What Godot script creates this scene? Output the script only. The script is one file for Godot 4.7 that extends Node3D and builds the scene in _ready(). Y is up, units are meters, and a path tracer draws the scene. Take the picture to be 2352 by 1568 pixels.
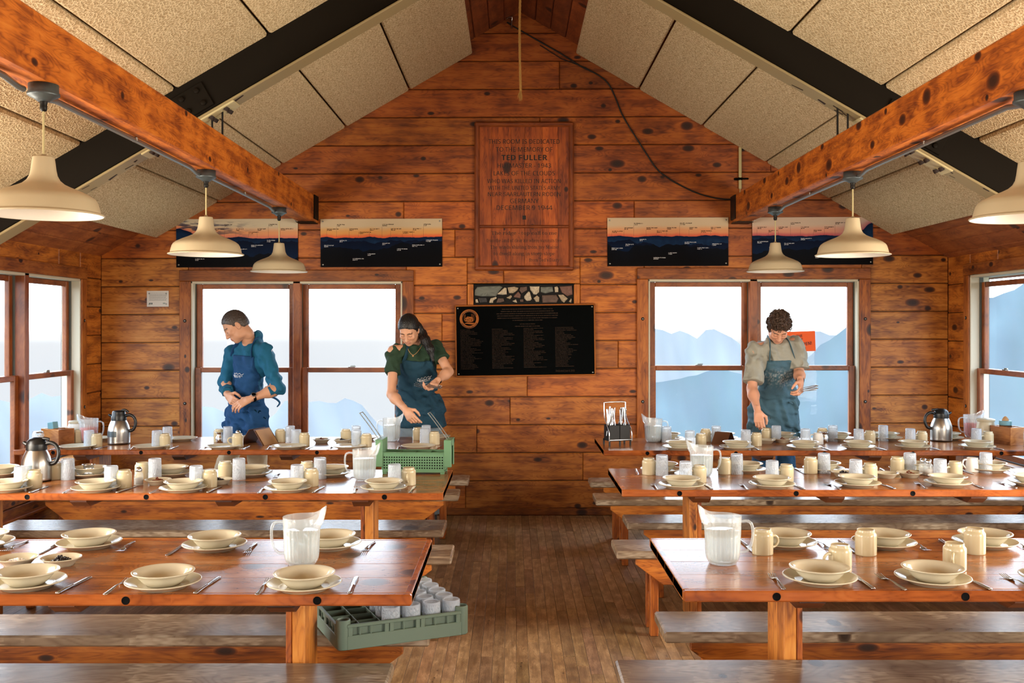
extends Node3D
# A mountain hut dining room: y up, metres, the camera stands at the origin and looks towards -z.

const WZ := -8.47            # inner face of the gable wall
const XL := -3.5             # inner face of the side wall beside the crate tables
const XR := 3.707
const RIDGE := Vector2(0.063, 4.274)
const SL := 0.583
const SR := 0.5735
const HT := 0.76             # table top height
var used := {}
var M := {}
var rng := RandomNumberGenerator.new()
var T := {}

# ---------------------------------------------------------------- mesh buffer
class MB:
	var v := PackedVector3Array()
	var n := PackedVector3Array()
	var t := PackedVector2Array()
	var c := PackedColorArray()
	var ix := PackedInt32Array()
	var col := Color(1, 1, 1)
	var wax := 0        # grain axis for boxes
	var uo := 0.0
	var row := 0
	var rows := 8
	var tl := 2.4       # metres covered by the texture along the grain
	var th := 0.24      # metres covered by one strip

	func face(p: PackedVector3Array, uv: PackedVector2Array) -> void:
		var nn := Vector3.ZERO
		var m := p.size()
		for i in m:
			nn += p[i].cross(p[(i + 1) % m])
		if nn.length() < 1e-14:
			return
		nn = nn.normalized()
		var b := v.size()
		for i in m:
			v.append(p[i]); n.append(nn); t.append(uv[i]); c.append(col)
		for i in range(1, m - 1):
			ix.append(b); ix.append(b + i + 1); ix.append(b + i)

	func strip_uv(along: float, frac: float) -> Vector2:
		return Vector2(along / tl + uo, (float(row) + 0.06 + 0.88 * clampf(frac, 0.0, 1.0)) / float(rows))

	# chamfered box with grain along local axis wax
	func box(xf: Transform3D, s: Vector3, bev := 0.004) -> void:
		var h := s * 0.5
		var b: float = minf(bev, minf(h.x, minf(h.y, h.z)) * 0.9)
		if bev <= 0.0:
			b = 0.0
		for ax in 3:
			var o1 := (ax + 1) % 3
			var o2 := (ax + 2) % 3
			for sg in [-1.0, 1.0]:
				var q := PackedVector3Array()
				for k in [[-1.0, -1.0], [1.0, -1.0], [1.0, 1.0], [-1.0, 1.0]]:
					var p := Vector3.ZERO
					p[ax] = h[ax] * sg
					p[o1] = (h[o1] - b) * k[0] * sg
					p[o2] = (h[o2] - b) * k[1]
					q.append(p)
				_bf(xf, q, s, ax)
		if b <= 0.0:
			return
		for ax in 3:
			var o1 := (ax + 1) % 3
			var o2 := (ax + 2) % 3
			for s1 in [-1.0, 1.0]:
				for s2 in [-1.0, 1.0]:
					var q := PackedVector3Array()
					for k in [[-1.0, 0], [1.0, 0], [1.0, 1], [-1.0, 1]]:
						var p := Vector3.ZERO
						p[ax] = (h[ax] - b) * k[0]
						p[o1] = (h[o1] - (0.0 if k[1] == 0 else b)) * s1
						p[o2] = (h[o2] - (b if k[1] == 0 else 0.0)) * s2
						q.append(p)
					if s1 * s2 < 0:
						q.reverse()
					q.reverse()
					_bf(xf, q, s, o1 if wax != o1 else o2)
		for a in [-1.0, 1.0]:
			for d in [-1.0, 1.0]:
				for e in [-1.0, 1.0]:
					var q := PackedVector3Array([Vector3(h.x * a, (h.y - b) * d, (h.z - b) * e), Vector3((h.x - b) * a, h.y * d, (h.z - b) * e), Vector3((h.x - b) * a, (h.y - b) * d, h.z * e)])
					if a * d * e < 0:
						q.reverse()
					_bf(xf, q, s, 1 if wax != 1 else 2)

	func _bf(xf: Transform3D, q: PackedVector3Array, s: Vector3, ax: int) -> void:
		var uv := PackedVector2Array()
		var w := PackedVector3Array()
		for p in q:
			w.append(xf * p)
			if ax == wax:
				var o1 := (ax + 1) % 3
				var o2 := (ax + 2) % 3
				uv.append(strip_uv(p[o1], 0.5 + p[o2] / maxf(s[o2], th)))
			else:
				var o := 3 - ax - wax
				uv.append(strip_uv(p[wax], 0.5 + p[o] / maxf(s[o], th)))
		face(w, uv)

	# convex polygon (counter-clockwise in xy) extruded from z0 to z1 (front), front edge bevelled; grain along x
	func slab(xf: Transform3D, poly: PackedVector2Array, z0: float, z1: float, bev: float, y0: float, y1: float) -> void:
		var m := poly.size()
		var ins := PackedVector2Array()
		for i in m:
			var a := poly[(i + m - 1) % m]
			var p := poly[i]
			var d := poly[(i + 1) % m]
			var e1 := (p - a).normalized()
			var e2 := (d - p).normalized()
			var n1 := Vector2(-e1.y, e1.x)
			var n2 := Vector2(-e2.y, e2.x)
			var mid := (n1 + n2)
			var l: float = maxf(mid.dot(n1), 0.3)
			ins.append(p + mid * (bev / l))
		var fr := PackedVector3Array()
		var fu := PackedVector2Array()
		var bk := PackedVector3Array()
		var bu := PackedVector2Array()
		for i in m:
			fr.append(xf * Vector3(ins[i].x, ins[i].y, z1)); fu.append(strip_uv(ins[i].x, (ins[i].y - y0) / (y1 - y0)))
			bk.append(xf * Vector3(poly[m - 1 - i].x, poly[m - 1 - i].y, z0)); bu.append(strip_uv(poly[m - 1 - i].x, (poly[m - 1 - i].y - y0) / (y1 - y0)))
		face(fr, fu)
		face(bk, bu)
		for i in m:
			var j := (i + 1) % m
			var ui := strip_uv(poly[i].x, (poly[i].y - y0) / (y1 - y0))
			var uj := strip_uv(poly[j].x, (poly[j].y - y0) / (y1 - y0))
			var pi := Vector3(poly[i].x, poly[i].y, z1 - bev)
			var pj := Vector3(poly[j].x, poly[j].y, z1 - bev)
			face(PackedVector3Array([xf * Vector3(poly[i].x, poly[i].y, z0), xf * Vector3(poly[j].x, poly[j].y, z0), xf * pj, xf * pi]), PackedVector2Array([ui, uj, uj, ui]))
			if bev > 0.0:
				face(PackedVector3Array([xf * pi, xf * pj, xf * Vector3(ins[j].x, ins[j].y, z1), xf * Vector3(ins[i].x, ins[i].y, z1)]), PackedVector2Array([ui, uj, uj, ui]))

	# rows of points, smooth normals; outside is on the side of (row direction) x (column direction)
	func grid(rws: Array, closed: bool, us := 1.0, vs := 1.0) -> void:
		var nr := rws.size()
		var nc: int = rws[0].size()
		var b := v.size()
		var nrm := []
		for i in nr:
			var r: PackedVector3Array = rws[i]
			var pr: PackedVector3Array = rws[maxi(i - 1, 0)]
			var nx: PackedVector3Array = rws[mini(i + 1, nr - 1)]
			var line := PackedVector3Array()
			for j in nc:
				var jm := j - 1
				var jp := j + 1
				if closed:
					jm = (j + nc - 2) % (nc - 1) if j == 0 or j == nc - 1 else j - 1
					jp = 1 if j == nc - 1 or j == 0 else j + 1
				else:
					jm = maxi(jm, 0); jp = mini(jp, nc - 1)
				var dv := nx[j] - pr[j]
				if (r[j] - pr[j]).length_squared() < 1e-14:
					dv = nx[j] - r[j]
				elif (nx[j] - r[j]).length_squared() < 1e-14:
					dv = r[j] - pr[j]
				line.append(dv.cross(r[jp] - r[jm]))
			nrm.append(line)
		for i in nr:
			for j in nc:
				var q: Vector3 = nrm[i][j]
				if q.length() < 1e-12:
					q = Vector3.ZERO
					for k in nc:
						if i > 0: q += nrm[i - 1][k].normalized()
						if i < nr - 1: q += nrm[i + 1][k].normalized()
				v.append(rws[i][j]); n.append(q.normalized()); c.append(col)
				t.append(Vector2(float(j) / (nc - 1) * us, float(i) / (nr - 1) * vs))
		for i in nr - 1:
			for j in nc - 1:
				var a := b + i * nc + j
				ix.append(a); ix.append(a + 1); ix.append(a + nc + 1)
				ix.append(a); ix.append(a + nc + 1); ix.append(a + nc)

	# profile of (radius, height), from the outside bottom upwards
	func lathe(xf: Transform3D, prof: PackedVector2Array, seg := 24, us := 1.0, vs := 1.0) -> void:
		var rws := []
		for p in prof:
			var r := PackedVector3Array()
			for j in seg + 1:
				var a := TAU * (j % seg) / seg
				r.append(xf * Vector3(p.x * cos(a), p.y, p.x * sin(a)))
			rws.append(r)
		grid(rws, true, us, vs)

	func tube(path: PackedVector3Array, rad: PackedFloat32Array, seg := 8, caps := true, flat := 1.0) -> void:
		var rws := []
		var m := path.size()
		var nn := Vector3.ZERO
		for i in m:
			var tg := (path[mini(i + 1, m - 1)] - path[maxi(i - 1, 0)]).normalized()
			if i == 0:
				nn = (Vector3.UP if absf(tg.y) < 0.9 else Vector3.RIGHT)
			nn = (nn - tg * nn.dot(tg)).normalized()
			var bb := nn.cross(tg)
			var r := PackedVector3Array()
			var rr: float = rad[mini(i, rad.size() - 1)]
			for j in seg + 1:
				var a := TAU * (j % seg) / seg
				r.append(path[i] + nn * (cos(a) * rr * flat) + bb * (sin(a) * rr))
			rws.append(r)
		grid(rws, true, 1.0, 4.0)
		if caps:
			for e in [0, m - 1]:
				var q := PackedVector3Array()
				var uv := PackedVector2Array()
				for j in seg:
					q.append(rws[e][j] if e > 0 else rws[e][seg - 1 - j]); uv.append(Vector2(0.5, 0.5))
				q.reverse()
				face(q, uv)

	func mesh() -> ArrayMesh:
		var a := []
		a.resize(Mesh.ARRAY_MAX)
		a[Mesh.ARRAY_VERTEX] = v
		a[Mesh.ARRAY_NORMAL] = n
		a[Mesh.ARRAY_TEX_UV] = t
		a[Mesh.ARRAY_COLOR] = c
		a[Mesh.ARRAY_INDEX] = ix
		var m := ArrayMesh.new()
		m.add_surface_from_arrays(Mesh.PRIMITIVE_TRIANGLES, a)
		return m

# ---------------------------------------------------------------- distance fields for bodies and clothes
class Sdf:
	var pr := []
	var lo := Vector3(1e9, 1e9, 1e9)
	var hi := Vector3(-1e9, -1e9, -1e9)
	var g := PackedFloat32Array()
	var nx := 0
	var ny := 0
	var nz := 0
	var h := 0.01
	var org := Vector3.ZERO

	func cap(a: Vector3, b: Vector3, ra: float, rb: float, k := 0.02, sg := 1.0) -> void:
		pr.append([0, a, b, ra, rb, k, sg])
		if sg > 0:
			var m := maxf(ra, rb)
			lo = lo.min(a - Vector3.ONE * m).min(b - Vector3.ONE * m)
			hi = hi.max(a + Vector3.ONE * m).max(b + Vector3.ONE * m)

	func ell(c: Vector3, r: Vector3, bs := Basis(), k := 0.02, sg := 1.0) -> void:
		pr.append([1, c, r, bs, maxf(r.x, maxf(r.y, r.z)), k, sg])
		if sg > 0:
			var m: float = maxf(r.x, maxf(r.y, r.z))
			lo = lo.min(c - Vector3.ONE * m)
			hi = hi.max(c + Vector3.ONE * m)

	func fill(cell: float) -> void:
		h = cell
		org = lo - Vector3.ONE * cell * 3.0
		var sz := hi + Vector3.ONE * cell * 3.0 - org
		nx = int(sz.x / h) + 2; ny = int(sz.y / h) + 2; nz = int(sz.z / h) + 2
		g.resize(nx * ny * nz)
		g.fill(10.0)
		for p in pr:
			var k: float = p[5]
			var sg: float = p[6]
			var pad := k + 3.0 * h
			var bl: Vector3
			var bh: Vector3
			var ty: int = p[0]
			if ty == 0:
				var mr := maxf(p[3], p[4]) + pad
				bl = p[1].min(p[2]) - Vector3.ONE * mr
				bh = p[1].max(p[2]) + Vector3.ONE * mr
			else:
				bl = p[1] - Vector3.ONE * (p[4] + pad)
				bh = p[1] + Vector3.ONE * (p[4] + pad)
			var i0 := maxi(int((bl.x - org.x) / h), 0)
			var i1 := mini(int((bh.x - org.x) / h) + 1, nx - 1)
			var j0 := maxi(int((bl.y - org.y) / h), 0)
			var j1 := mini(int((bh.y - org.y) / h) + 1, ny - 1)
			var k0 := maxi(int((bl.z - org.z) / h), 0)
			var k1 := mini(int((bh.z - org.z) / h) + 1, nz - 1)
			var a: Vector3 = p[1]
			var b := Vector3.ZERO
			var ra := 0.0
			var rb := 0.0
			var inv := Basis()
			var rr := Vector3.ONE
			var l2 := 1.0
			if ty == 0:
				b = p[2] - a
				ra = p[3]; rb = p[4]
				l2 = maxf(b.length_squared(), 1e-9)
			else:
				rr = p[2]
				inv = (p[3] as Basis).transposed()
			var r2 := rr * rr
			for kk in range(k0, k1 + 1):
				for jj in range(j0, j1 + 1):
					var at := (kk * ny + jj) * nx
					for ii in range(i0, i1 + 1):
						var q := Vector3(org.x + ii * h, org.y + jj * h, org.z + kk * h) - a
						var d := 0.0
						if ty == 0:
							var s := clampf(q.dot(b) / l2, 0.0, 1.0)
							d = (q - b * s).length() - ra - (rb - ra) * s
						else:
							q = inv * q
							var e := (q / rr).length()
							d = e * (e - 1.0) / maxf((q / r2).length(), 1e-6)
						var o := g[at + ii]
						if sg > 0.0:
							var hh := maxf(k - absf(o - d), 0.0) / k
							g[at + ii] = minf(o, d) - hh * hh * k * 0.25
						else:
							d = -d
							var hh := maxf(k - absf(o - d), 0.0) / k
							g[at + ii] = maxf(o, d) + hh * hh * k * 0.25

	# f(point, distance) -> distance, near the surface only
	func post(f: Callable, band := 0.035) -> void:
		for kk in nz:
			for jj in ny:
				var at := (kk * ny + jj) * nx
				for ii in nx:
					var d := g[at + ii]
					if d < band and d > -band * 2.0:
						g[at + ii] = f.call(Vector3(org.x + ii * h, org.y + jj * h, org.z + kk * h), d)

	func mesh(mb: MB, paint = null, us := 6.0) -> void:
		var vi := PackedInt32Array()
		vi.resize(g.size())
		vi.fill(-1)
		var lim := 3.0 * h
		var sx := 1
		var sy := nx
		var szz := nx * ny
		var act := PackedInt32Array()
		for kk in nz - 1:
			for jj in ny - 1:
				var at := (kk * ny + jj) * nx
				for ii in nx - 1:
					var id := at + ii
					var a := g[id]
					if a > lim or a < -lim:
						continue
					var b := g[id + 1]
					var c := g[id + sy]
					var d := g[id + sy + 1]
					var e := g[id + szz]
					var f := g[id + szz + 1]
					var gg := g[id + szz + sy]
					var hh := g[id + szz + sy + 1]
					var ng := int(a < 0) + int(b < 0) + int(c < 0) + int(d < 0) + int(e < 0) + int(f < 0) + int(gg < 0) + int(hh < 0)
					if ng == 0 or ng == 8:
						continue
					var s := Vector3.ZERO
					var cn := 0
					if (a < 0) != (b < 0): s += Vector3(a / (a - b), 0, 0); cn += 1
					if (c < 0) != (d < 0): s += Vector3(c / (c - d), 1, 0); cn += 1
					if (e < 0) != (f < 0): s += Vector3(e / (e - f), 0, 1); cn += 1
					if (gg < 0) != (hh < 0): s += Vector3(gg / (gg - hh), 1, 1); cn += 1
					if (a < 0) != (c < 0): s += Vector3(0, a / (a - c), 0); cn += 1
					if (b < 0) != (d < 0): s += Vector3(1, b / (b - d), 0); cn += 1
					if (e < 0) != (gg < 0): s += Vector3(0, e / (e - gg), 1); cn += 1
					if (f < 0) != (hh < 0): s += Vector3(1, f / (f - hh), 1); cn += 1
					if (a < 0) != (e < 0): s += Vector3(0, 0, a / (a - e)); cn += 1
					if (b < 0) != (f < 0): s += Vector3(1, 0, b / (b - f)); cn += 1
					if (c < 0) != (gg < 0): s += Vector3(0, 1, c / (c - gg)); cn += 1
					if (d < 0) != (hh < 0): s += Vector3(1, 1, d / (d - hh)); cn += 1
					var p := org + (Vector3(ii, jj, kk) + s / cn) * h
					vi[id] = mb.v.size()
					act.append(id)
					mb.v.append(p)
					mb.n.append(Vector3(b + d + f + hh - a - c - e - gg, c + d + gg + hh - a - b - e - f, e + f + gg + hh - a - b - c - d).normalized())
					mb.t.append(Vector2(p.x * us + p.z * us * 0.7, p.y * us))
					mb.c.append(paint.call(p) if paint != null else mb.col)
		for id in act:
			var a := g[id] < 0
			if a != (g[id + 1] < 0): _q(mb, vi[id], vi[id - sy], vi[id - sy - szz], vi[id - szz], a)
			if a != (g[id + sy] < 0): _q(mb, vi[id], vi[id - szz], vi[id - szz - sx], vi[id - sx], a)
			if a != (g[id + szz] < 0): _q(mb, vi[id], vi[id - sx], vi[id - sx - sy], vi[id - sy], a)

	func _q(mb: MB, a: int, b: int, c: int, d: int, neg: bool) -> void:
		if a < 0 or b < 0 or c < 0 or d < 0:
			return
		if neg:
			mb.ix.append_array(PackedInt32Array([a, c, b, a, d, c]))
		else:
			mb.ix.append_array(PackedInt32Array([a, b, c, a, c, d]))

# ---------------------------------------------------------------- scene helpers
func nm(called: String, parent: Node) -> String:
	var key := called + "@" + str(parent.get_instance_id())
	var k: int = used.get(key, 0)
	used[key] = k + 1
	return called if k == 0 else "%s_%03d" % [called, k]

func put(m, called: String, mat: Material, parent: Node = self, xf := Transform3D()) -> MeshInstance3D:
	var o := MeshInstance3D.new()
	o.mesh = m.mesh() if m is MB else m
	o.material_override = mat
	o.transform = xf
	o.name = nm(called, parent)
	parent.add_child(o, true)
	return o

func tag(o: Node, label: String, category: String, group := "", kind := "") -> Node:
	o.set_meta("label", label)
	o.set_meta("category", category)
	if group: o.set_meta("group", group)
	if kind: o.set_meta("kind", kind)
	return o

func thing(called: String, label: String, category: String, at := Vector3.ZERO, group := "", kind := "") -> Node3D:
	var o := Node3D.new()
	o.name = nm(called, self)
	add_child(o, true)
	o.position = at
	tag(o, label, category, group, kind)
	return o

func copy(src: Node3D, called: String, label: String, at: Vector3, turn := 0.0) -> Node3D:
	var o: Node3D = src.duplicate()
	o.name = nm(called, self)
	add_child(o, true)
	o.position = at
	o.rotation = Vector3(0, turn, 0)
	o.set_meta("label", label)
	return o

func mv(x: float, y: float, z: float) -> Transform3D:
	return Transform3D(Basis(), Vector3(x, y, z))

func pts(a: Array) -> PackedVector2Array:
	var r := PackedVector2Array()
	for i in range(0, a.size(), 2):
		r.append(Vector2(a[i], a[i + 1]))
	return r

func lin(r: float, g: float, b: float) -> Color:
	return Color(r / 255.0, g / 255.0, b / 255.0).srgb_to_linear()

func text_mesh(s: String, size: float, depth := 0.002, bold := false, serif := false) -> TextMesh:
	var f := SystemFont.new()
	f.font_names = PackedStringArray(["Droid Serif" if serif else "Droid Sans"])
	if bold: f.font_weight = 700
	var m := TextMesh.new()
	m.font = f
	m.text = s
	m.font_size = 32
	m.pixel_size = size / 32.0 * 1.38
	m.depth = depth
	m.curve_step = 2.0
	return m

# ---------------------------------------------------------------- textures
func noise_bytes(sd: int, freq: float, w: int, h: int, ow: int, oh: int, oct := 3) -> PackedByteArray:
	var f := FastNoiseLite.new()
	f.seed = sd
	f.noise_type = FastNoiseLite.TYPE_SIMPLEX_SMOOTH
	f.frequency = freq
	f.fractal_octaves = oct
	var im := f.get_seamless_image(w, h)
	im.convert(Image.FORMAT_L8)
	if w != ow or h != oh:
		im.resize(ow, oh, Image.INTERPOLATE_CUBIC)
	return im.get_data()

# long-grained wood in strips: ramp of four colours, growth-ring contours, knots
func wood(sd: int, w: int, h: int, rows: int, ramp: Array, rings: float, ringamt: float, knots: int, wear := 0.0) -> ImageTexture:
	var n1 := noise_bytes(sd, 0.06, maxi(w / 16, 16), h, w, h, 3)
	var n2 := noise_bytes(sd + 7, 0.035, maxi(w / 12, 32), h / 2, w, h, 2)
	var n3 := noise_bytes(sd + 13, 0.3, w / 8, h, w, h, 2)
	var n4 := noise_bytes(sd + 29, 0.03, w / 4, h / 2, w, h, 3)
	var lut := PackedByteArray()
	for i in 256:
		var x := i / 255.0 * (ramp.size() - 1)
		var a: Color = ramp[int(minf(x, ramp.size() - 1.001))]
		var b: Color = ramp[int(minf(x, ramp.size() - 1.001)) + 1]
		var q := a.lerp(b, x - floorf(minf(x, ramp.size() - 1.001)))
		lut.append(int(q.r * 255)); lut.append(int(q.g * 255)); lut.append(int(q.b * 255))
	var val := PackedFloat32Array()
	val.resize(w * h)
	for y in h:
		for x in w:
			var i := y * w + x
			var ph := n2[i] * rings / 255.0
			ph -= floorf(ph)
			var rg := absf(ph - 0.5) * 2.0
			var t := 0.64 + (n1[i] - 128) * 0.0011 + (n3[i] - 128) * 0.0006 + (n4[i] - 128) * 0.0017 - (1.0 - rg) * (1.0 - rg) * (1.0 - rg) * ringamt
			if wear > 0.0 and n4[i] > 140:
				t += wear * (n3[i] - 100) * 0.006
			val[i] = t
	var r := RandomNumberGenerator.new()
	r.seed = sd
	var rh := h / rows
	for k in knots:
		var cx := r.randi_range(0, w - 1)
		var rw := r.randi_range(0, rows - 1)
		var cy := rw * rh + r.randi_range(int(rh * 0.12), int(rh * 0.88))
		var kr := r.randf_range(0.025, 0.085) * rh * (1.4 if r.randf() < 0.2 else 1.0)
		var st := r.randf_range(1.0, 1.9)
		var reach := int(kr * 5.0)
		var rx := int(reach * 2.2)
		for yy in range(-reach, reach + 1):
			var py := cy + yy
			if py < rw * rh or py >= (rw + 1) * rh:
				continue
			for xx in range(-rx, rx + 1):
				var px := posmod(cx + xx, w)
				var d := sqrt(pow(xx / st, 2) + yy * yy) / kr
				var i := py * w + px
				if d < 1.0:
					val[i] = 0.04 + 0.16 * d * (0.7 + 0.3 * sin(d * 9.0))
				elif d < 1.5:
					val[i] = lerpf(0.2, val[i], (d - 1.0) / 0.5)
				else:
					var far := sqrt(pow(xx / (st * 2.2), 2) + yy * yy) / kr
					val[i] -= exp(-far * 0.75) * (0.22 + 0.16 * sin(far * 5.0))
	var out := PackedByteArray()
	out.resize(w * h * 3)
	for i in w * h:
		var q := clampi(int(val[i] * 255.0), 0, 255) * 3
		out[i * 3] = lut[q]; out[i * 3 + 1] = lut[q + 1]; out[i * 3 + 2] = lut[q + 2]
	var im := Image.create_from_data(w, h, false, Image.FORMAT_RGB8, out)
	im.generate_mipmaps()
	return ImageTexture.create_from_image(im)

func fibre() -> Array:
	var w := 512
	var f := FastNoiseLite.new()
	f.seed = 5
	f.noise_type = FastNoiseLite.TYPE_SIMPLEX
	f.fractal_type = FastNoiseLite.FRACTAL_RIDGED
	f.frequency = 0.035
	f.fractal_octaves = 3
	f.domain_warp_enabled = true
	f.domain_warp_amplitude = 14.0
	f.domain_warp_frequency = 0.03
	var a := f.get_seamless_image(w, w)
	a.convert(Image.FORMAT_L8)
	var d := a.get_data()
	var e := noise_bytes(77, 0.02, w, w, w, w, 4)
	var k := noise_bytes(78, 0.16, w, w, w, w, 2)
	var out := PackedByteArray()
	out.resize(w * w * 3)
	var lo := Color(0.62, 0.53, 0.38)
	var hi := Color(0.93, 0.87, 0.73)
	for i in w * w:
		var t := clampf(0.45 + (d[i] - 128) * 0.0042 + (e[i] - 128) * 0.0012 + (k[i] - 128) * 0.0018, 0, 1)
		if k[i] < 62: t *= 0.62
		var c := lo.lerp(hi, t)
		out[i * 3] = int(c.r * 255); out[i * 3 + 1] = int(c.g * 255); out[i * 3 + 2] = int(c.b * 255)
	var im := Image.create_from_data(w, w, false, Image.FORMAT_RGB8, out)
	im.generate_mipmaps()
	a.bump_map_to_normal_map(5.0)
	return [ImageTexture.create_from_image(im), ImageTexture.create_from_image(a)]

func bump(sd: int, freq: float, amount: float, cell := false) -> ImageTexture:
	var f := FastNoiseLite.new()
	f.seed = sd
	f.frequency = freq
	if cell:
		f.noise_type = FastNoiseLite.TYPE_CELLULAR
	var im := f.get_seamless_image(256, 256)
	im.convert(Image.FORMAT_L8)
	im.bump_map_to_normal_map(amount)
	return ImageTexture.create_from_image(im)

func mat(key: String, col: Color, rough := 0.6, metal := 0.0, tex: Texture2D = null) -> StandardMaterial3D:
	var m := StandardMaterial3D.new()
	m.albedo_color = col
	m.roughness = rough
	m.metallic = metal
	m.vertex_color_use_as_albedo = true
	if tex: m.albedo_texture = tex
	m.resource_name = key
	M[key] = m
	return m

func clear(key: String, col: Color, alpha: float, rough := 0.08) -> StandardMaterial3D:
	var m := mat(key, Color(col.r, col.g, col.b, alpha), rough)
	m.transparency = BaseMaterial3D.TRANSPARENCY_ALPHA
	m.vertex_color_use_as_albedo = false
	return m

func materials() -> void:
	T.pine = wood(3, 1024, 1024, 8, [Color(0.12, 0.055, 0.02), Color(0.48, 0.26, 0.085), Color(0.76, 0.49, 0.19), Color(0.86, 0.63, 0.33)], 11.0, 0.15, 36)
	T.plank = wood(11, 1024, 512, 4, [Color(0.2, 0.1, 0.05), Color(0.5, 0.3, 0.16), Color(0.68, 0.45, 0.25), Color(0.8, 0.6, 0.38)], 12.0, 0.14, 14)
	T.worn = wood(23, 1024, 512, 4, [Color(0.15, 0.11, 0.085), Color(0.40, 0.33, 0.27), Color(0.56, 0.49, 0.41), Color(0.68, 0.62, 0.54)], 10.0, 0.16, 10, 0.5)
	T.oak = wood(31, 1024, 512, 8, [Color(0.2, 0.15, 0.1), Color(0.46, 0.36, 0.25), Color(0.63, 0.51, 0.37), Color(0.74, 0.62, 0.47)], 7.0, 0.1, 4, 0.3)
	mat("pine", Color(1, 1, 1), 0.5, 0.0, T.pine)
	mat("table", Color(1, 1, 1), 0.21, 0.0, T.plank).metallic_specular = 0.46
	mat("deck", Color(0.95, 0.9, 0.85), 0.7, 0.0, T.plank)
	mat("bench", Color(1, 1, 1), 0.27, 0.0, T.worn)
	mat("oak", Color(1, 1, 1), 0.42, 0.0, T.oak)
	mat("sash", Color(0.86, 0.74, 0.62), 0.4, 0.0, T.plank)
	var fb := fibre()
	var p := mat("fibreboard", Color(1, 1, 1), 0.95, 0.0, fb[0])
	p.normal_enabled = true
	p.normal_texture = fb[1]
	p.normal_scale = 0.8
	mat("steel_paint", Color(0.085, 0.07, 0.05), 0.6).metallic_specular = 0.2
	mat("cream_paint", Color(0.72, 0.68, 0.52), 0.5)
	mat("rust", Color(0.13, 0.07, 0.045), 0.8)
	mat("black", Color(0.015, 0.015, 0.018), 0.6).metallic_specular = 0.2
	mat("iron", Color(0.045, 0.04, 0.038), 0.5, 0.4)
	mat("galvanised", Color(0.62, 0.64, 0.63), 0.32, 0.9)
	mat("box_grey", Color(0.33, 0.37, 0.39), 0.4, 0.5)
	mat("chrome", Color(0.78, 0.79, 0.8), 0.2, 1.0)
	mat("brushed", Color(0.66, 0.65, 0.63), 0.3, 1.0)
	mat("enamel", Color(0.72, 0.67, 0.56), 0.35)
	mat("white_enamel", Color(0.88, 0.87, 0.84), 0.3)
	mat("jamb", Color(0.8, 0.77, 0.68), 0.5)
	mat("track", Color(0.35, 0.38, 0.36), 0.5)
	mat("crockery", Color(0.76, 0.73, 0.64), 0.16)
	mat("mug_glaze", Color(0.75, 0.70, 0.57), 0.2)
	mat("dark_plastic", Color(0.02, 0.04, 0.055), 0.35)
	mat("green_crate", Color(0.36, 0.52, 0.38), 0.5)
	mat("grey_crate", Color(0.36, 0.43, 0.37), 0.5)
	mat("paper", Color(0.85, 0.85, 0.83), 0.7)
	mat("orange_paper", Color(0.95, 0.38, 0.12), 0.7).backlight = Color(0.5, 0.2, 0.06)
	mat("marker", Color(0.32, 0.06, 0.02), 0.6)
	mat("ink", Color(0.02, 0.018, 0.016), 0.6)
	mat("white_print", Color(0.9, 0.9, 0.9), 0.6)
	mat("bronze", Color(0.62, 0.36, 0.15), 0.4, 0.7)
	mat("bronze_dim", Color(0.2, 0.13, 0.07), 0.5, 0.5)
	mat("plaque_black", Color(0.012, 0.02, 0.022), 0.55).metallic_specular = 0.12
	mat("stone", Color(1, 1, 1), 0.7)
	mat("mortar", Color(0.04, 0.042, 0.045), 0.9)
	mat("cable", Color(0.02, 0.015, 0.012), 0.6)
	mat("twine", Color(0.62, 0.47, 0.24), 0.9)
	mat("pvc", Color(0.72, 0.68, 0.5), 0.5)
	mat("cardboard", Color(0.72, 0.55, 0.36), 0.7)
	mat("leather", Color(0.36, 0.22, 0.13), 0.5)
	mat("blue_tin", Color(0.42, 0.6, 0.64), 0.5)
	mat("hill", Color(1, 1, 1), 1.0)
	var gl := clear("pane", Color(0.9, 0.95, 0.97), 0.04, 0.02)
	gl.metallic_specular = 0.15
	var tu := clear("tumbler", Color(0.84, 0.89, 0.95), 0.42, 0.18)
	tu.normal_enabled = true
	tu.normal_texture = bump(4, 0.09, 9.0, true)
	tu.uv1_scale = Vector3(2, 2, 1)
	clear("pitcher", Color(0.86, 0.9, 0.91), 0.3, 0.15)
	clear("inner_clear", Color(0.86, 0.9, 0.91), 0.1, 0.1)
	clear("water", Color(0.72, 0.79, 0.80), 0.45, 0.1)
	clear("juice", Color(0.85, 0.04, 0.02), 0.95, 0.1)
	clear("jar_glass", Color(0.85, 0.9, 0.92), 0.28, 0.06)
	mat("salt", Color(0.9, 0.89, 0.86), 0.8)
	mat("nut", Color(0.5, 0.22, 0.06), 0.6)
	mat("berry", Color(0.07, 0.012, 0.03), 0.35)
	mat("skin", Color(1, 1, 1), 0.5).subsurf_scatter_strength = 0.05
	mat("hair", Color(1, 1, 1), 0.45)
	var cl := mat("cloth", Color(1, 1, 1), 0.85)
	cl.normal_enabled = true
	cl.normal_texture = bump(9, 0.05, 3.0)
	cl.normal_scale = 0.5

func facade(mb: MB, col: Color, row := -1) -> void:
	mb.col = col
	mb.row = rng.randi_range(0, mb.rows - 1) if row < 0 else row
	mb.uo = rng.randf()

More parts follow.
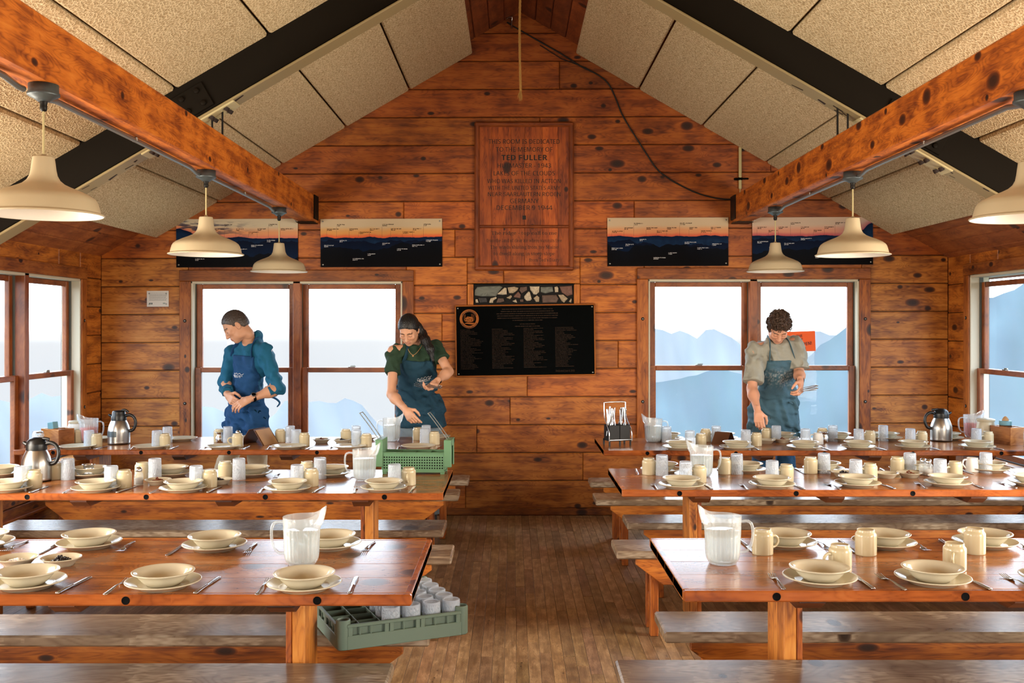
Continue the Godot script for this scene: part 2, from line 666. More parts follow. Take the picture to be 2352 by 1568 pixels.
func _ready() -> void:
	rng.seed = 20
	# camera: 35 mm lens, level, horizon a little above the middle of the frame
	var cam := Camera3D.new()
	cam.name = "camera"
	add_child(cam)
	cam.position = Vector3(0, 1.6, 0)
	var near := 0.05
	cam.set_frustum(1568.0 / 2287.0 * near, Vector2(-1.0, -34.0) / 2287.0 * near, near, 900.0)
	cam.current = true
	# hazy bright sky
	var we := WorldEnvironment.new()
	we.name = "environment"
	var env := Environment.new()
	var sky := Sky.new()
	var sm := ProceduralSkyMaterial.new()
	sm.sky_top_color = Color(0.80, 0.90, 1.0)
	sm.sky_horizon_color = Color(0.93, 0.97, 1.0)
	sm.sky_curve = 0.25
	sm.ground_bottom_color = Color(0.92, 0.95, 0.98)
	sm.ground_horizon_color = Color(0.97, 0.985, 1.0)
	sm.sky_energy_multiplier = SKY_E
	sm.ground_energy_multiplier = 1.0
	sky.sky_material = sm
	env.background_mode = Environment.BG_SKY
	env.sky = sky
	env.tonemap_mode = Environment.TONE_MAPPER_LINEAR
	env.tonemap_exposure = EXPO
	env.sdfgi_enabled = true
	env.ssao_enabled = true
	env.ssil_enabled = true
	we.environment = env
	add_child(we)
	# low veiled sun over the shoulder of the mountain, beyond the right-hand windows
	var sun := DirectionalLight3D.new()
	sun.name = "sun"
	add_child(sun)
	sun.look_at_from_position(Vector3.ZERO, SUN_DIR)
	sun.light_color = Color(1.0, 0.86, 0.68)
	sun.light_energy = SUN_E
	sun.light_angular_distance = SUN_A
	sun.shadow_enabled = true
	# added fill lights that brighten the room, one in each unseen window opening
	for w in [[XL + 0.02, -4.1, 1.0], [XL + 0.02, -1.1, 1.0], [XR - 0.02, -4.1, -1.0], [XR - 0.02, -1.1, -1.0]]:
		added_fill_light(Vector3(w[0], 1.3, w[1]), Vector3(w[2], 0, 0), Vector2(1.78, 1.36), SIDE_E)
	for x in [-1.8, 2.0]:
		added_fill_light(Vector3(x, 1.3, 2.98), Vector3(0, 0, -1), Vector2(1.78, 1.36), REAR_E)
	materials()
	build_room()
	build_furniture()
	build_tableware()
	build_people()

func added_fill_light(p: Vector3, dir: Vector3, size: Vector2, e: float) -> void:
	var a := AreaLight3D.new()
	a.name = nm("added_window_fill", self)
	add_child(a)
	a.area_size = size
	a.light_color = Color(1.0, 0.94, 0.85)
	a.light_energy = e
	a.shadow_enabled = true
	a.look_at_from_position(p, p + dir)

const SKY_E := 2.6
const EXPO := 1.0
const SUN_E := 0.0
const SUN_A := 12.0
const SUN_DIR := Vector3(-0.9, -0.28, 0.25)
const SIDE_E := 16.0
const REAR_E := 2.0

# ================================================================= the room
func wy(k: float, x: float) -> float:      # height of the k-th joint between wall boards
	return 2.193 + 0.0043 * (x - 0.1) + 0.2379 * k

func roof_y(x: float) -> float:
	return RIDGE.y - (SL * (RIDGE.x - x) if x < RIDGE.x else SR * (x - RIDGE.x))

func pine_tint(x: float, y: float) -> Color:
	# darker, redder boards high in the gable; paler beside the windows; worn low in the middle
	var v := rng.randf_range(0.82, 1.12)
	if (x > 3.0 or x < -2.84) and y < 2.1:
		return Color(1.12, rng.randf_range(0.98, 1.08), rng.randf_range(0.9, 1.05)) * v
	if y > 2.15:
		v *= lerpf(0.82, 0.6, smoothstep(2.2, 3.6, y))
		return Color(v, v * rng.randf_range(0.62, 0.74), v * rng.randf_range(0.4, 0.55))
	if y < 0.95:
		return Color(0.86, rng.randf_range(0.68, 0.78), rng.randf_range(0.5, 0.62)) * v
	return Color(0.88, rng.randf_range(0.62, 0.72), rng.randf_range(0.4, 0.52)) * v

func wall_boards(parent: Node, kmin: int, kmax: int, x0: float, x1: float, holes: Array, joints: Dictionary, clip: PackedVector2Array, place: Transform3D, corner_tint: Callable) -> void:
	for k in range(kmin, kmax):
		var cuts := [x0, x1]
		if joints.has(k): cuts.append_array(joints[k])
		for hl in holes:
			if wy(k, 0) < hl[3] and wy(k + 1, 0) > hl[2]:
				cuts.append(hl[0]); cuts.append(hl[1])
		cuts.sort()
		for i in cuts.size() - 1:
			var a: float = cuts[i] + (0.0015 if i > 0 else 0.0)
			var b: float = cuts[i + 1] - (0.0015 if i < cuts.size() - 2 else 0.0)
			if b - a < 0.02: continue
			var lo := PackedFloat32Array([wy(k, a) + 0.003, wy(k, b) + 0.003])
			var hi := PackedFloat32Array([wy(k + 1, a) - 0.003, wy(k + 1, b) - 0.003])
			var gone := false
			for hl in holes:
				if (a + b) * 0.5 > hl[0] and (a + b) * 0.5 < hl[1]:
					if lo[0] >= hl[2] and hi[0] <= hl[3]: gone = true
					elif lo[0] < hl[3] and hi[0] > hl[3]: lo[0] = hl[3]; lo[1] = hl[3]
					elif hi[0] > hl[2] and lo[0] < hl[2]: hi[0] = hl[2]; hi[1] = hl[2]
			if gone or hi[0] - lo[0] < 0.01: continue
			var poly := PackedVector2Array([Vector2(a, lo[0]), Vector2(b, lo[1]), Vector2(b, hi[1]), Vector2(a, hi[0])])
			var got := Geometry2D.intersect_polygons(poly, clip)
			for q in got:
				if Geometry2D.is_polygon_clockwise(q): q.reverse()
				var mb := MB.new()
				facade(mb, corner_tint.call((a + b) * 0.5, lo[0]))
				mb.slab(place, q, -0.018, rng.randf_range(0.0, 0.003), 0.006, wy(k, a), wy(k + 1, a))
				put(mb, "plank", M.pine, parent)

func backing(parent: Node, x0: float, x1: float, top: Callable, holes: Array, place: Transform3D, th: float) -> void:
	# solid wall behind the boards, in pieces round the openings
	var xs := [x0, x1]
	for hl in holes: xs.append(hl[0]); xs.append(hl[1])
	if x0 < RIDGE.x and x1 > RIDGE.x: xs.append(RIDGE.x)
	xs.sort()
	var mb := MB.new()
	mb.col = Color(0.12, 0.08, 0.06)
	for i in xs.size() - 1:
		var a: float = xs[i]
		var b: float = xs[i + 1]
		if b - a < 0.001: continue
		var y := -0.1
		for hl in holes:
			if (a + b) * 0.5 > hl[0] and (a + b) * 0.5 < hl[1]:
				mb.slab(place, PackedVector2Array([Vector2(a, y), Vector2(b, y), Vector2(b, hl[2]), Vector2(a, hl[2])]), -th, -0.016, 0.0, 0.0, 4.0)
				y = hl[3]
		mb.slab(place, PackedVector2Array([Vector2(a, y), Vector2(b, y), Vector2(b, top.call(b)), Vector2(a, top.call(a))]), -th, -0.016, 0.0, 0.0, 4.0)
	put(mb, "wall_core", M.pine, parent)

# a double window of two double-hung units; local x runs along the wall, z into the room, width w, from y0 to y1
func window(idx: int, label: String, place: Transform3D, w: float, y0: float, y1: float, dark: Color, gap := 0.0) -> Node3D:
	var o := thing("window_%d" % idx, label, "window", Vector3.ZERO, "", "structure")
	o.transform = place
	var cw := 0.095
	var wood_box := func(called: String, c: Vector3, s: Vector3, ax: int, m: Material, tint: Color, par: Node) -> Node:
		var mb := MB.new()
		mb.wax = ax
		facade(mb, tint)
		mb.box(mv(c.x, c.y, c.z), s, 0.004)
		return put(mb, called, m, par)
	for e in [[-cw * 0.5, 1.0], [w + cw * 0.5, 1.0]]:
		wood_box.call("casing", Vector3(e[0], (y0 + y1) * 0.5 - 0.02, 0.014), Vector3(cw, y1 - y0 + 0.04, 0.03), 1, M.pine, dark, o)
	wood_box.call("casing", Vector3(w * 0.5, y1 + cw * 0.5, 0.016), Vector3(w + cw * 2.0, cw, 0.036), 0, M.pine, dark.darkened(0.25), o)
	wood_box.call("sill", Vector3(w * 0.5, y0 - 0.02, 0.03), Vector3(w + cw * 2.2, 0.035, 0.12), 0, M.pine, Color(1.1, 1.0, 0.9), o)
	# pale jamb liner round the opening
	for e in [[0.008, (y0 + y1) * 0.5, 0.016, y1 - y0], [w - 0.008, (y0 + y1) * 0.5, 0.016, y1 - y0]]:
		wood_box.call("jamb", Vector3(e[0], e[1], -0.055), Vector3(e[2], e[3], 0.15), 1, M.jamb, Color(1, 1, 1), o)
	wood_box.call("jamb", Vector3(w * 0.5, y1 - 0.01, -0.055), Vector3(w, 0.02, 0.15), 0, M.jamb, Color(1, 1, 1), o)
	var mw := 0.065
	wood_box.call("mullion", Vector3(w * 0.5, (y0 + y1) * 0.5, -0.03), Vector3(mw, y1 - y0, 0.10), 1, M.sash, Color(1, 0.9, 0.8), o)
	var uw := (w - mw - 0.04) * 0.5
	var mid := (y0 + y1) * 0.5 - 0.055
	for u in 2:
		var ux := 0.02 + u * (uw + mw)
		for s in 2:      # 0 the outer upper sash, 1 the inner lower sash
			var sa := (mid - 0.022) if s == 0 else y0 + 0.005
			var sb := (y1 - 0.022 - gap) if s == 0 else mid + 0.022
			var zz := -0.085 if s == 0 else -0.045
			var fr := Node3D.new()
			fr.name = nm("sash", o)
			o.add_child(fr, true)
			var st := 0.052
			wood_box.call("stile", Vector3(ux + st * 0.5, (sa + sb) * 0.5, zz), Vector3(st, sb - sa, 0.035), 1, M.sash, Color(1, 0.92, 0.85), fr)
			wood_box.call("stile", Vector3(ux + uw - st * 0.5, (sa + sb) * 0.5, zz), Vector3(st, sb - sa, 0.035), 1, M.sash, Color(1, 0.92, 0.85), fr)
			wood_box.call("rail", Vector3(ux + uw * 0.5, sb - 0.02, zz), Vector3(uw - st * 2.0, 0.04, 0.036), 0, M.sash, Color(1, 0.92, 0.85), fr)
			wood_box.call("rail", Vector3(ux + uw * 0.5, sa + 0.022, zz), Vector3(uw - st * 2.0, 0.044, 0.036), 0, M.sash, Color(1, 0.92, 0.85), fr)
			var pn := MB.new()
			pn.box(mv(ux + uw * 0.5, (sa + sb) * 0.5, zz), Vector3(uw - st * 2.0 + 0.01, sb - sa - 0.07, 0.004), 0.0)
			put(pn, "pane", M.pane, fr)
		for sx in [ux - 0.004, ux + uw + 0.004]:
			var tr := MB.new()
			tr.box(mv(sx, (y0 + y1) * 0.5, -0.065), Vector3(0.012, y1 - y0 - 0.03, 0.03), 0.0)
			put(tr, "sash_track", M.track, o)
		var lk := MB.new()
		lk.box(mv(ux + uw * 0.5, mid + 0.026, -0.05), Vector3(0.06, 0.008, 0.025), 0.003)
		lk.box(mv(ux + uw * 0.5 + 0.012, mid + 0.034, -0.05), Vector3(0.05, 0.012, 0.012), 0.004)
		put(lk, "sash_lock", M.galvanised, o)
	# shutter bolts on the side casings
	for x in [-cw * 0.5, w + cw * 0.5]:
		for f in [0.26, 0.76]:
			var bt := MB.new()
			bt.lathe(Transform3D(Basis(Vector3.RIGHT, PI / 2), Vector3(x, y0 + (y1 - y0) * f, 0.029)), pts([0.014, 0, 0.014, 0.002, 0.011, 0.004, 0.0, 0.004]), 12)
			var bn := put(bt, "bolt_washer", M.iron, o)
			var bh := MB.new()
			bh.lathe(Transform3D(Basis(Vector3.RIGHT, PI / 2), Vector3(x, y0 + (y1 - y0) * f, 0.032)), pts([0.006, 0, 0.006, 0.003, 0.0, 0.005]), 8)
			put(bh, "bolt_head", M.galvanised, bn)
	return o

func build_room() -> void:
	# ---- gable wall
	var back := thing("wall_back", "gable wall of wide varnished pine boards behind the far tables", "wall", Vector3.ZERO, "", "structure")
	var lw := [-2.73, -0.933, 0.585, 1.985]
	var rw := [1.152, 2.944, 0.6, 2.003]
	var place := mv(0, 0, WZ)
	var clip := PackedVector2Array([Vector2(XL - 0.01, 0), Vector2(XR + 0.01, 0), Vector2(XR + 0.01, roof_y(XR) + 0.02), Vector2(RIDGE.x, RIDGE.y + 0.02), Vector2(XL - 0.01, roof_y(XL) + 0.02)])
	var grow := func(hl): return [hl[0] - 0.03, hl[1] + 0.03, hl[2] - 0.02, hl[3] + 0.01]
	var stone := [-0.385, 0.575, 1.72, 1.967]
	var holes := [grow.call(lw), grow.call(rw), stone]
	var joints := {-1: [-0.075], 0: [-0.49], 1: [-0.926, 1.037], 3: [-0.08, 2.2], 4: [0.233], 6: [0.4], -6: [-0.02], -5: [0.126], -7: [-0.305], -8: [0.6], -3: [-0.6], -4: [0.9], 2: [-2.0], -9: [-0.4, 2.1]}
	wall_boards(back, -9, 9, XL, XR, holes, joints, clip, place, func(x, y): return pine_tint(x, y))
	backing(back, XL - 0.15, XR + 0.15, func(x): return roof_y(clampf(x, XL, XR)) + 0.06, [lw, rw, [-0.34, 0.53, 1.76, 1.96]], place, 0.14)
	for e in [[-0.357, 0.05], [0.548, 0.05]]:
		var mb := MB.new()
		mb.wax = 1
		facade(mb, Color(1, 0.82, 0.6))
		mb.box(mv(e[0], 1.842, WZ - 0.008), Vector3(e[1], 0.24, 0.02), 0.003)
		put(mb, "plank", M.pine, back)
	# ---- side walls
	for side in 2:
		var lft := side == 0
		var wl := thing("wall_left" if lft else "wall_right", "pine board side wall on the crate side of the room" if lft else "pine board side wall beside the caddy tables", "wall", Vector3.ZERO, "", "structure")
		# local x runs along the wall so that local z points into the room
		var pl := Transform3D(Basis(Vector3(0, 0, -1), Vector3.UP, Vector3(1, 0, 0)), Vector3(XL, 0, 3.0)) if lft else Transform3D(Basis(Vector3(0, 0, 1), Vector3.UP, Vector3(-1, 0, 0)), Vector3(XR, 0, WZ))
		var len := 11.47
		var hs := []
		var wins := [[9.25, 11.03], [6.2, 7.98], [3.2, 4.98]] if lft else [[0.44, 2.22], [3.49, 5.27], [6.49, 8.27]]
		for w in wins: hs.append([w[0], w[1], 0.585, 1.985 + (0.03 if not lft else 0.0)])
		var gh := []
		for q in hs: gh.append(grow.call(q))
		var top: float = roof_y(XL if lft else XR) + 0.03
		var jt := {}
		for k in range(-9, 1): jt[k] = [10.68 if k == -1 and lft else (0.87 if k == -1 else rng.randf_range(1.0, 10.0)), rng.randf_range(3.0, 6.0)]
		var wk := PackedVector2Array([Vector2(0, 0), Vector2(len, 0), Vector2(len, top), Vector2(0, top)])
		wall_boards(wl, -9, 1, 0.0, len, gh, jt, wk, pl, func(x, y): return Color(0.95, 0.78, 0.55) * rng.randf_range(0.8, 1.1))
		backing(wl, -0.12, len + 0.12, func(_x): return top + 0.05, hs, pl, 0.14)
		for i in 3:
			var w = wins[i]
			window((3 if lft else 6) + i, ["double sash window in the crate side wall", "double sash window in the caddy side wall"][side] + [", by the gable", ", middle", ", nearest"][i], pl * mv(w[0], 0, 0), w[1] - w[0], hs[i][2], hs[i][3], Color(0.78, 0.6, 0.48), 0.035 if not lft else 0.0)
		# ledge and baseboard along the wall
		var bb := thing("baseboard_left" if lft else "baseboard_right", "low wooden ledge and baseboard along the " + ("crate" if lft else "caddy") + " side wall", "baseboard", Vector3.ZERO, "", "structure")
		var mb := MB.new()
		mb.wax = 2
		facade(mb, Color(0.8, 0.62, 0.45))
		var xx := XL + 0.03 if lft else XR - 0.03
		mb.box(mv(xx, 0.262, -2.73), Vector3(0.06, 0.022, 11.4), 0.004)
		put(mb, "ledge", M.pine, bb)
		var m2 := MB.new()
		m2.wax = 2
		facade(m2, Color(0.6, 0.45, 0.34))
		m2.box(mv(XL + 0.012 if lft else XR - 0.012, 0.06, -2.73), Vector3(0.024, 0.12, 11.4), 0.004)
		put(m2, "skirting", M.pine, bb)
	window(1, "double sash window behind the blue-shirted person", mv(lw[0], 0, WZ), lw[1] - lw[0], lw[2], lw[3], Color(0.66, 0.5, 0.4))
	window(2, "double sash window behind the curly-haired person", mv(rw[0], 0, WZ), rw[1] - rw[0], rw[2], rw[3], Color(0.78, 0.58, 0.42))
	# ---- wall behind the camera
	var rear := thing("wall_rear", "pine wall behind the viewer with two windows", "wall", Vector3.ZERO, "", "structure")
	var rp := Transform3D(Basis(Vector3(-1, 0, 0), Vector3.UP, Vector3(0, 0, -1)), Vector3(0, 0, 3.0))
	backing(rear, -XR - 0.15, -XL + 0.15, func(x): return roof_y(clampf(-x, XL, XR)) + 0.06, [[-2.89, -1.11, 0.6, 1.98], [0.91, 2.69, 0.6, 1.98]], rp, 0.14)
	window(9, "double sash window in the wall behind the viewer, crate side", rp * mv(0.91, 0, 0), 1.78, 0.6, 1.98, Color(0.7, 0.5, 0.4))
	window(10, "double sash window in the wall behind the viewer, caddy side", rp * mv(-2.89, 0, 0), 1.78, 0.6, 1.98, Color(0.7, 0.5, 0.4))
	# ---- corner posts and baseboard of the gable wall
	var bb2 := thing("baseboard_back", "dark worn baseboard under the gable wall", "baseboard", Vector3.ZERO, "", "structure")
	var q := MB.new()
	facade(q, Color(0.5, 0.4, 0.32))
	q.box(mv(0.1, 0.03, WZ + 0.012), Vector3(7.2, 0.06, 0.024), 0.006)
	put(q, "skirting", M.pine, bb2)
	build_floor()
	build_roof()
	build_outside()

func build_floor() -> void:
	var fl := thing("floor", "worn strip-oak floor of narrow boards running towards the gable wall", "floor", Vector3.ZERO, "", "structure")
	var sub := MB.new()
	sub.col = Color(0.12, 0.09, 0.07)
	sub.box(mv(0.1, -0.07, -2.7), Vector3(7.5, 0.1, 11.8), 0.0)
	put(sub, "subfloor", M.oak, fl)
	var w := 0.0572
	var rest := MB.new()
	rest.wax = 2
	var count := 0
	for i in range(0, 127):
		var x := XL + 0.03 + i * w
		var z := WZ + 0.02
		while z < 2.95:
			var l: float = minf(rng.randf_range(0.5, 1.4), 2.97 - z)
			var v := rng.randf_range(0.62, 1.15)
			var cl := Color(v, v * rng.randf_range(0.92, 1.02), v * rng.randf_range(0.86, 1.04))
			var seen := x > -0.75 and x < 1.3 and z < -4.0 and z > -8.46 and count < 296
			var mb := MB.new() if seen else rest
			mb.wax = 2
			mb.tl = 1.3
			mb.th = 0.06
			facade(mb, cl)
			mb.box(mv(x + w * 0.5, -0.011 + rng.randf_range(-0.0006, 0.0004), z + l * 0.5), Vector3(w - 0.0012, 0.02, l - 0.001), 0.0012 if seen else 0.0)
			if seen:
				put(mb, "floor_board", M.oak, fl)
				count += 1
			z += l
	put(rest, "floor_boards", M.oak, fl).set_meta("kind", "stuff")

func build_roof() -> void:
	var ce := thing("ceiling", "sloping ceiling of beige fibre panels under a plank roof deck", "ceiling", Vector3.ZERO, "", "structure")
	# roof deck boards running towards the gable, individually where they show
	var over := MB.new()
	over.wax = 2
	for side in 2:
		var sl := SL if side == 0 else SR
		var span := RIDGE.x - XL if side == 0 else XR - RIDGE.x
		var len := span * sqrt(1 + sl * sl)
		var dir := Vector3(-1, -sl, 0).normalized() if side == 0 else Vector3(1, -sl, 0).normalized()
		var nrm := Vector3(-dir.y, dir.x, 0) if side == 1 else Vector3(dir.y, -dir.x, 0)
		if nrm.y < 0: nrm = -nrm
		var bs := Basis(dir, nrm, dir.cross(nrm))
		var bw := 0.148
		var nb := int(ceil((len + 0.25) / bw))
		for i in nb:
			var s0 := i * bw
			var show := s0 < 0.6 or s0 > len - 0.85
			var cuts := [WZ - 0.1, -5.9, -2.9, 3.1] if show else [WZ - 0.1, 3.1]
			for k in cuts.size() - 1:
				var mb := MB.new() if show else over
				mb.wax = 2
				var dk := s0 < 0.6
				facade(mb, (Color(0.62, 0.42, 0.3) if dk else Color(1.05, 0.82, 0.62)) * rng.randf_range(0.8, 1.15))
				var c := Vector3(RIDGE.x, RIDGE.y, 0) + dir * (s0 + bw * 0.5) + nrm * 0.022
				c.z = (cuts[k] + cuts[k + 1]) * 0.5
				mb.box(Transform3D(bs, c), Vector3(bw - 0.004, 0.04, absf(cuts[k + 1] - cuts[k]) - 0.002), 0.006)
				if show: put(mb, "deck_board", M.deck, ce)
		# roof above the boards, closes every gap
		var rf := MB.new()
		rf.col = Color(0.3, 0.25, 0.2)
		var cc := Vector3(RIDGE.x, RIDGE.y, -2.7) + dir * (len * 0.5 + 0.1) + nrm * 0.1
		rf.box(Transform3D(bs, cc), Vector3(len + 0.5, 0.1, 12.0), 0.0)
		put(rf, "roof_skin", M.deck, ce)
		# fibre panels, 2 ft wide, ending on the rafters
		var x0 := -0.33 if side == 0 else 0.53
		var y0 := 3.927
		var step := 0.542 / cos(atan(sl))
		var start := (Vector3(x0, y0, 0))
		var zs := [WZ + 0.004, -5.83, -3.1, -0.4, 2.95]
		for i in 5:
			for k in 4:
				var za: float = zs[k] + (0.0 if k == 0 else 0.006)
				var zb: float = zs[k + 1] - 0.006
				var mb := MB.new()
				mb.col = Color.WHITE * rng.randf_range(0.94, 1.04)
				var c := start + dir * (step * (i + 0.5)) + nrm * 0.045
				c.z = (za + zb) * 0.5
				var uv0 := Vector2(rng.randf(), rng.randf())
				fibre_panel(mb, Transform3D(bs, c), Vector3(step - 0.014, 0.09, zb - za), uv0)
				put(mb, "fibre_panel", M.fibreboard, ce)
	put(over, "deck_boards", M.deck, ce).set_meta("kind", "stuff")
	# ---- steel rafters
	for side in 2:
		var sl := SL if side == 0 else SR
		var lft := side == 0
		var o := thing("steel_rafter", "dark steel rafter crossing the ceiling on the " + ("crate" if lft else "caddy") + " side, bolted splice", "beam", Vector3.ZERO, "steel rafters under the ceiling", "structure")
		var dir := Vector3(-1, -sl, 0).normalized() if lft else Vector3(1, -sl, 0).normalized()
		var nrm := Vector3(-dir.y * 1.0, dir.x, 0)
		if nrm.y < 0: nrm = -nrm
		var bs := Basis(dir, nrm, dir.cross(nrm))
		var base := Vector3(-0.33, 3.927, -5.825) if lft else Vector3(0.53, 3.927, -5.825)
		base -= dir * 0.35
		var len := 3.85
		var dep := 0.222
		var mid := base + dir * len * 0.5
		var web := MB.new()
		web.box(Transform3D(bs, mid - nrm * dep * 0.5 + nrm * 0.02), Vector3(len, dep, 0.09), 0.0)
		put(web, "web", M.steel_paint, o)
		var fg := MB.new()
		fg.col = Color(0.55, 0.5, 0.45)
		fg.box(Transform3D(bs, mid - nrm * dep), Vector3(len, 0.014, 0.15), 0.004)
		put(fg, "flange", M.cream_paint, o)
		# splice: web plate with bolts, flange plate with bolts, flakes of paint
		var sp := base + dir * (2.28 if lft else 2.5)
		var wp := MB.new()
		wp.box(Transform3D(bs, sp - nrm * dep * 0.52 + Vector3(0, 0, 0.05)), Vector3(0.4, 0.15, 0.014), 0.003)
		var plate := put(wp, "splice_plate", M.steel_paint, o)
		for i in 4:
			for j in 2:
				var b := MB.new()
				var c := sp + dir * (-0.15 + i * 0.1) - nrm * (dep * 0.52 + (j - 0.5) * 0.08) + Vector3(0, 0, 0.057)
				b.lathe(Transform3D(Basis(Vector3.RIGHT, PI / 2), c), pts([0.017, 0, 0.017, 0.008, 0.013, 0.013, 0, 0.014]), 6)
				put(b, "bolt", M.steel_paint, plate)
		var fp := MB.new()
		fp.box(Transform3D(bs, sp - nrm * (dep + 0.012)), Vector3(0.62, 0.012, 0.14), 0.003)
		var fplate := put(fp, "flange_plate", M.cream_paint, o)
		for i in 6:
			for j in 2:
				var b := MB.new()
				var c := sp + dir * (-0.255 + i * 0.1) - nrm * (dep + 0.018) + Vector3(0, 0, (j - 0.5) * 0.075)
				b.lathe(Transform3D(Basis(Vector3(0, 0, 1), PI + (0.53 if not lft else -0.53)), c), pts([0.018, 0, 0.018, 0.02, 0.014, 0.024, 0, 0.024]), 6)
				put(b, "bolt", M.rust, fplate)
		for i in 22:
			var b := MB.new()
			var c := sp + dir * rng.randf_range(-0.8 if not lft else -0.35, 0.75) - nrm * (dep + 0.0075) + Vector3(0, 0, rng.randf_range(-0.06, 0.06))
			b.box(Transform3D(bs.rotated(Vector3.UP, rng.randf_range(-0.5, 0.5)), c), Vector3(rng.randf_range(0.02, 0.09), 0.0012, rng.randf_range(0.006, 0.02)), 0.0)
			put(b, "bare_patch", M.rust, o)
	# ---- the two wooden beams that carry the lamps
	for side in 2:
		var lft := side == 0
		var x := -1.725 if lft else 1.93
		var o := thing("wooden_beam", "varnished pine beam carrying lamps on the " + ("crate" if lft else "caddy") + " side", "beam", Vector3.ZERO, "lamp beams", "structure")
		var mb := MB.new()
		mb.wax = 2
		mb.tl = 2.0
		mb.uo = 0.35 if lft else 0.8
		mb.row = 2 if lft else 5
		mb.col = Color(1.05, 0.72, 0.42)
		mb.box(mv(x, 2.59, -2.75), Vector3(0.14, 0.225, 11.44), 0.008)
		put(mb, "timber", M.pine, o)
		var rd := MB.new()
		for dx in [-0.03, 0.03]:
			rd.tube(PackedVector3Array([Vector3(x + dx, 2.70, -5.82), Vector3(x + dx, 2.96, -5.82)]), PackedFloat32Array([0.006]), 8)
		put(rd, "hanger_rod", M.iron, o)
		var hg := MB.new()
		hg.box(mv(x - 0.075 * (1 if not lft else -1), 2.6, WZ + 0.1), Vector3(0.008, 0.2, 0.17), 0.0)
		hg.box(mv(x, 2.472, WZ + 0.1), Vector3(0.15, 0.006, 0.17), 0.0)
		put(hg, "joist_hanger", M.iron if not lft else M.steel_paint, o)

func fibre_panel(mb: MB, xf: Transform3D, s: Vector3, uv0: Vector2) -> void:
	var h := s * 0.5
	var b := 0.012
	var put_face := func(p: Array, ax: int):
		var w := PackedVector3Array()
		var uv := PackedVector2Array()
		for q in p:
			w.append(xf * q)
			var a: float = q.x if ax != 0 else q.y
			var d: float = q.z if ax != 2 else q.y
			uv.append(Vector2(a, d) / 0.62 + uv0)
		mb.face(w, uv)
	put_face.call([Vector3(-h.x + b, -h.y, -h.z + b), Vector3(h.x - b, -h.y, -h.z + b), Vector3(h.x - b, -h.y, h.z - b), Vector3(-h.x + b, -h.y, h.z - b)], 1)
	put_face.call([Vector3(-h.x, h.y, h.z), Vector3(h.x, h.y, h.z), Vector3(h.x, h.y, -h.z), Vector3(-h.x, h.y, -h.z)], 1)
	for sg in [-1.0, 1.0]:
		var q := [Vector3(h.x * sg, -h.y + b, -h.z), Vector3(h.x * sg, h.y, -h.z), Vector3(h.x * sg, h.y, h.z), Vector3(h.x * sg, -h.y + b, h.z)]
		if sg < 0: q.reverse()
		put_face.call(q, 0)
		var e := [Vector3((h.x - b) * sg, -h.y, -h.z + b), Vector3(h.x * sg, -h.y + b, -h.z), Vector3(h.x * sg, -h.y + b, h.z), Vector3((h.x - b) * sg, -h.y, h.z - b)]
		if sg < 0: e.reverse()
		put_face.call(e, 1)
		var r := [Vector3(-h.x, -h.y + b, h.z * sg), Vector3(h.x, -h.y + b, h.z * sg), Vector3(h.x, h.y, h.z * sg), Vector3(-h.x, h.y, h.z * sg)]
		if sg < 0: r.reverse()
		put_face.call(r, 2)
		var f := [Vector3(-h.x + b, -h.y, (h.z - b) * sg), Vector3(h.x - b, -h.y, (h.z - b) * sg), Vector3(h.x, -h.y + b, h.z * sg), Vector3(-h.x, -h.y + b, h.z * sg)]
		if sg < 0: f.reverse()
		put_face.call(f, 1)

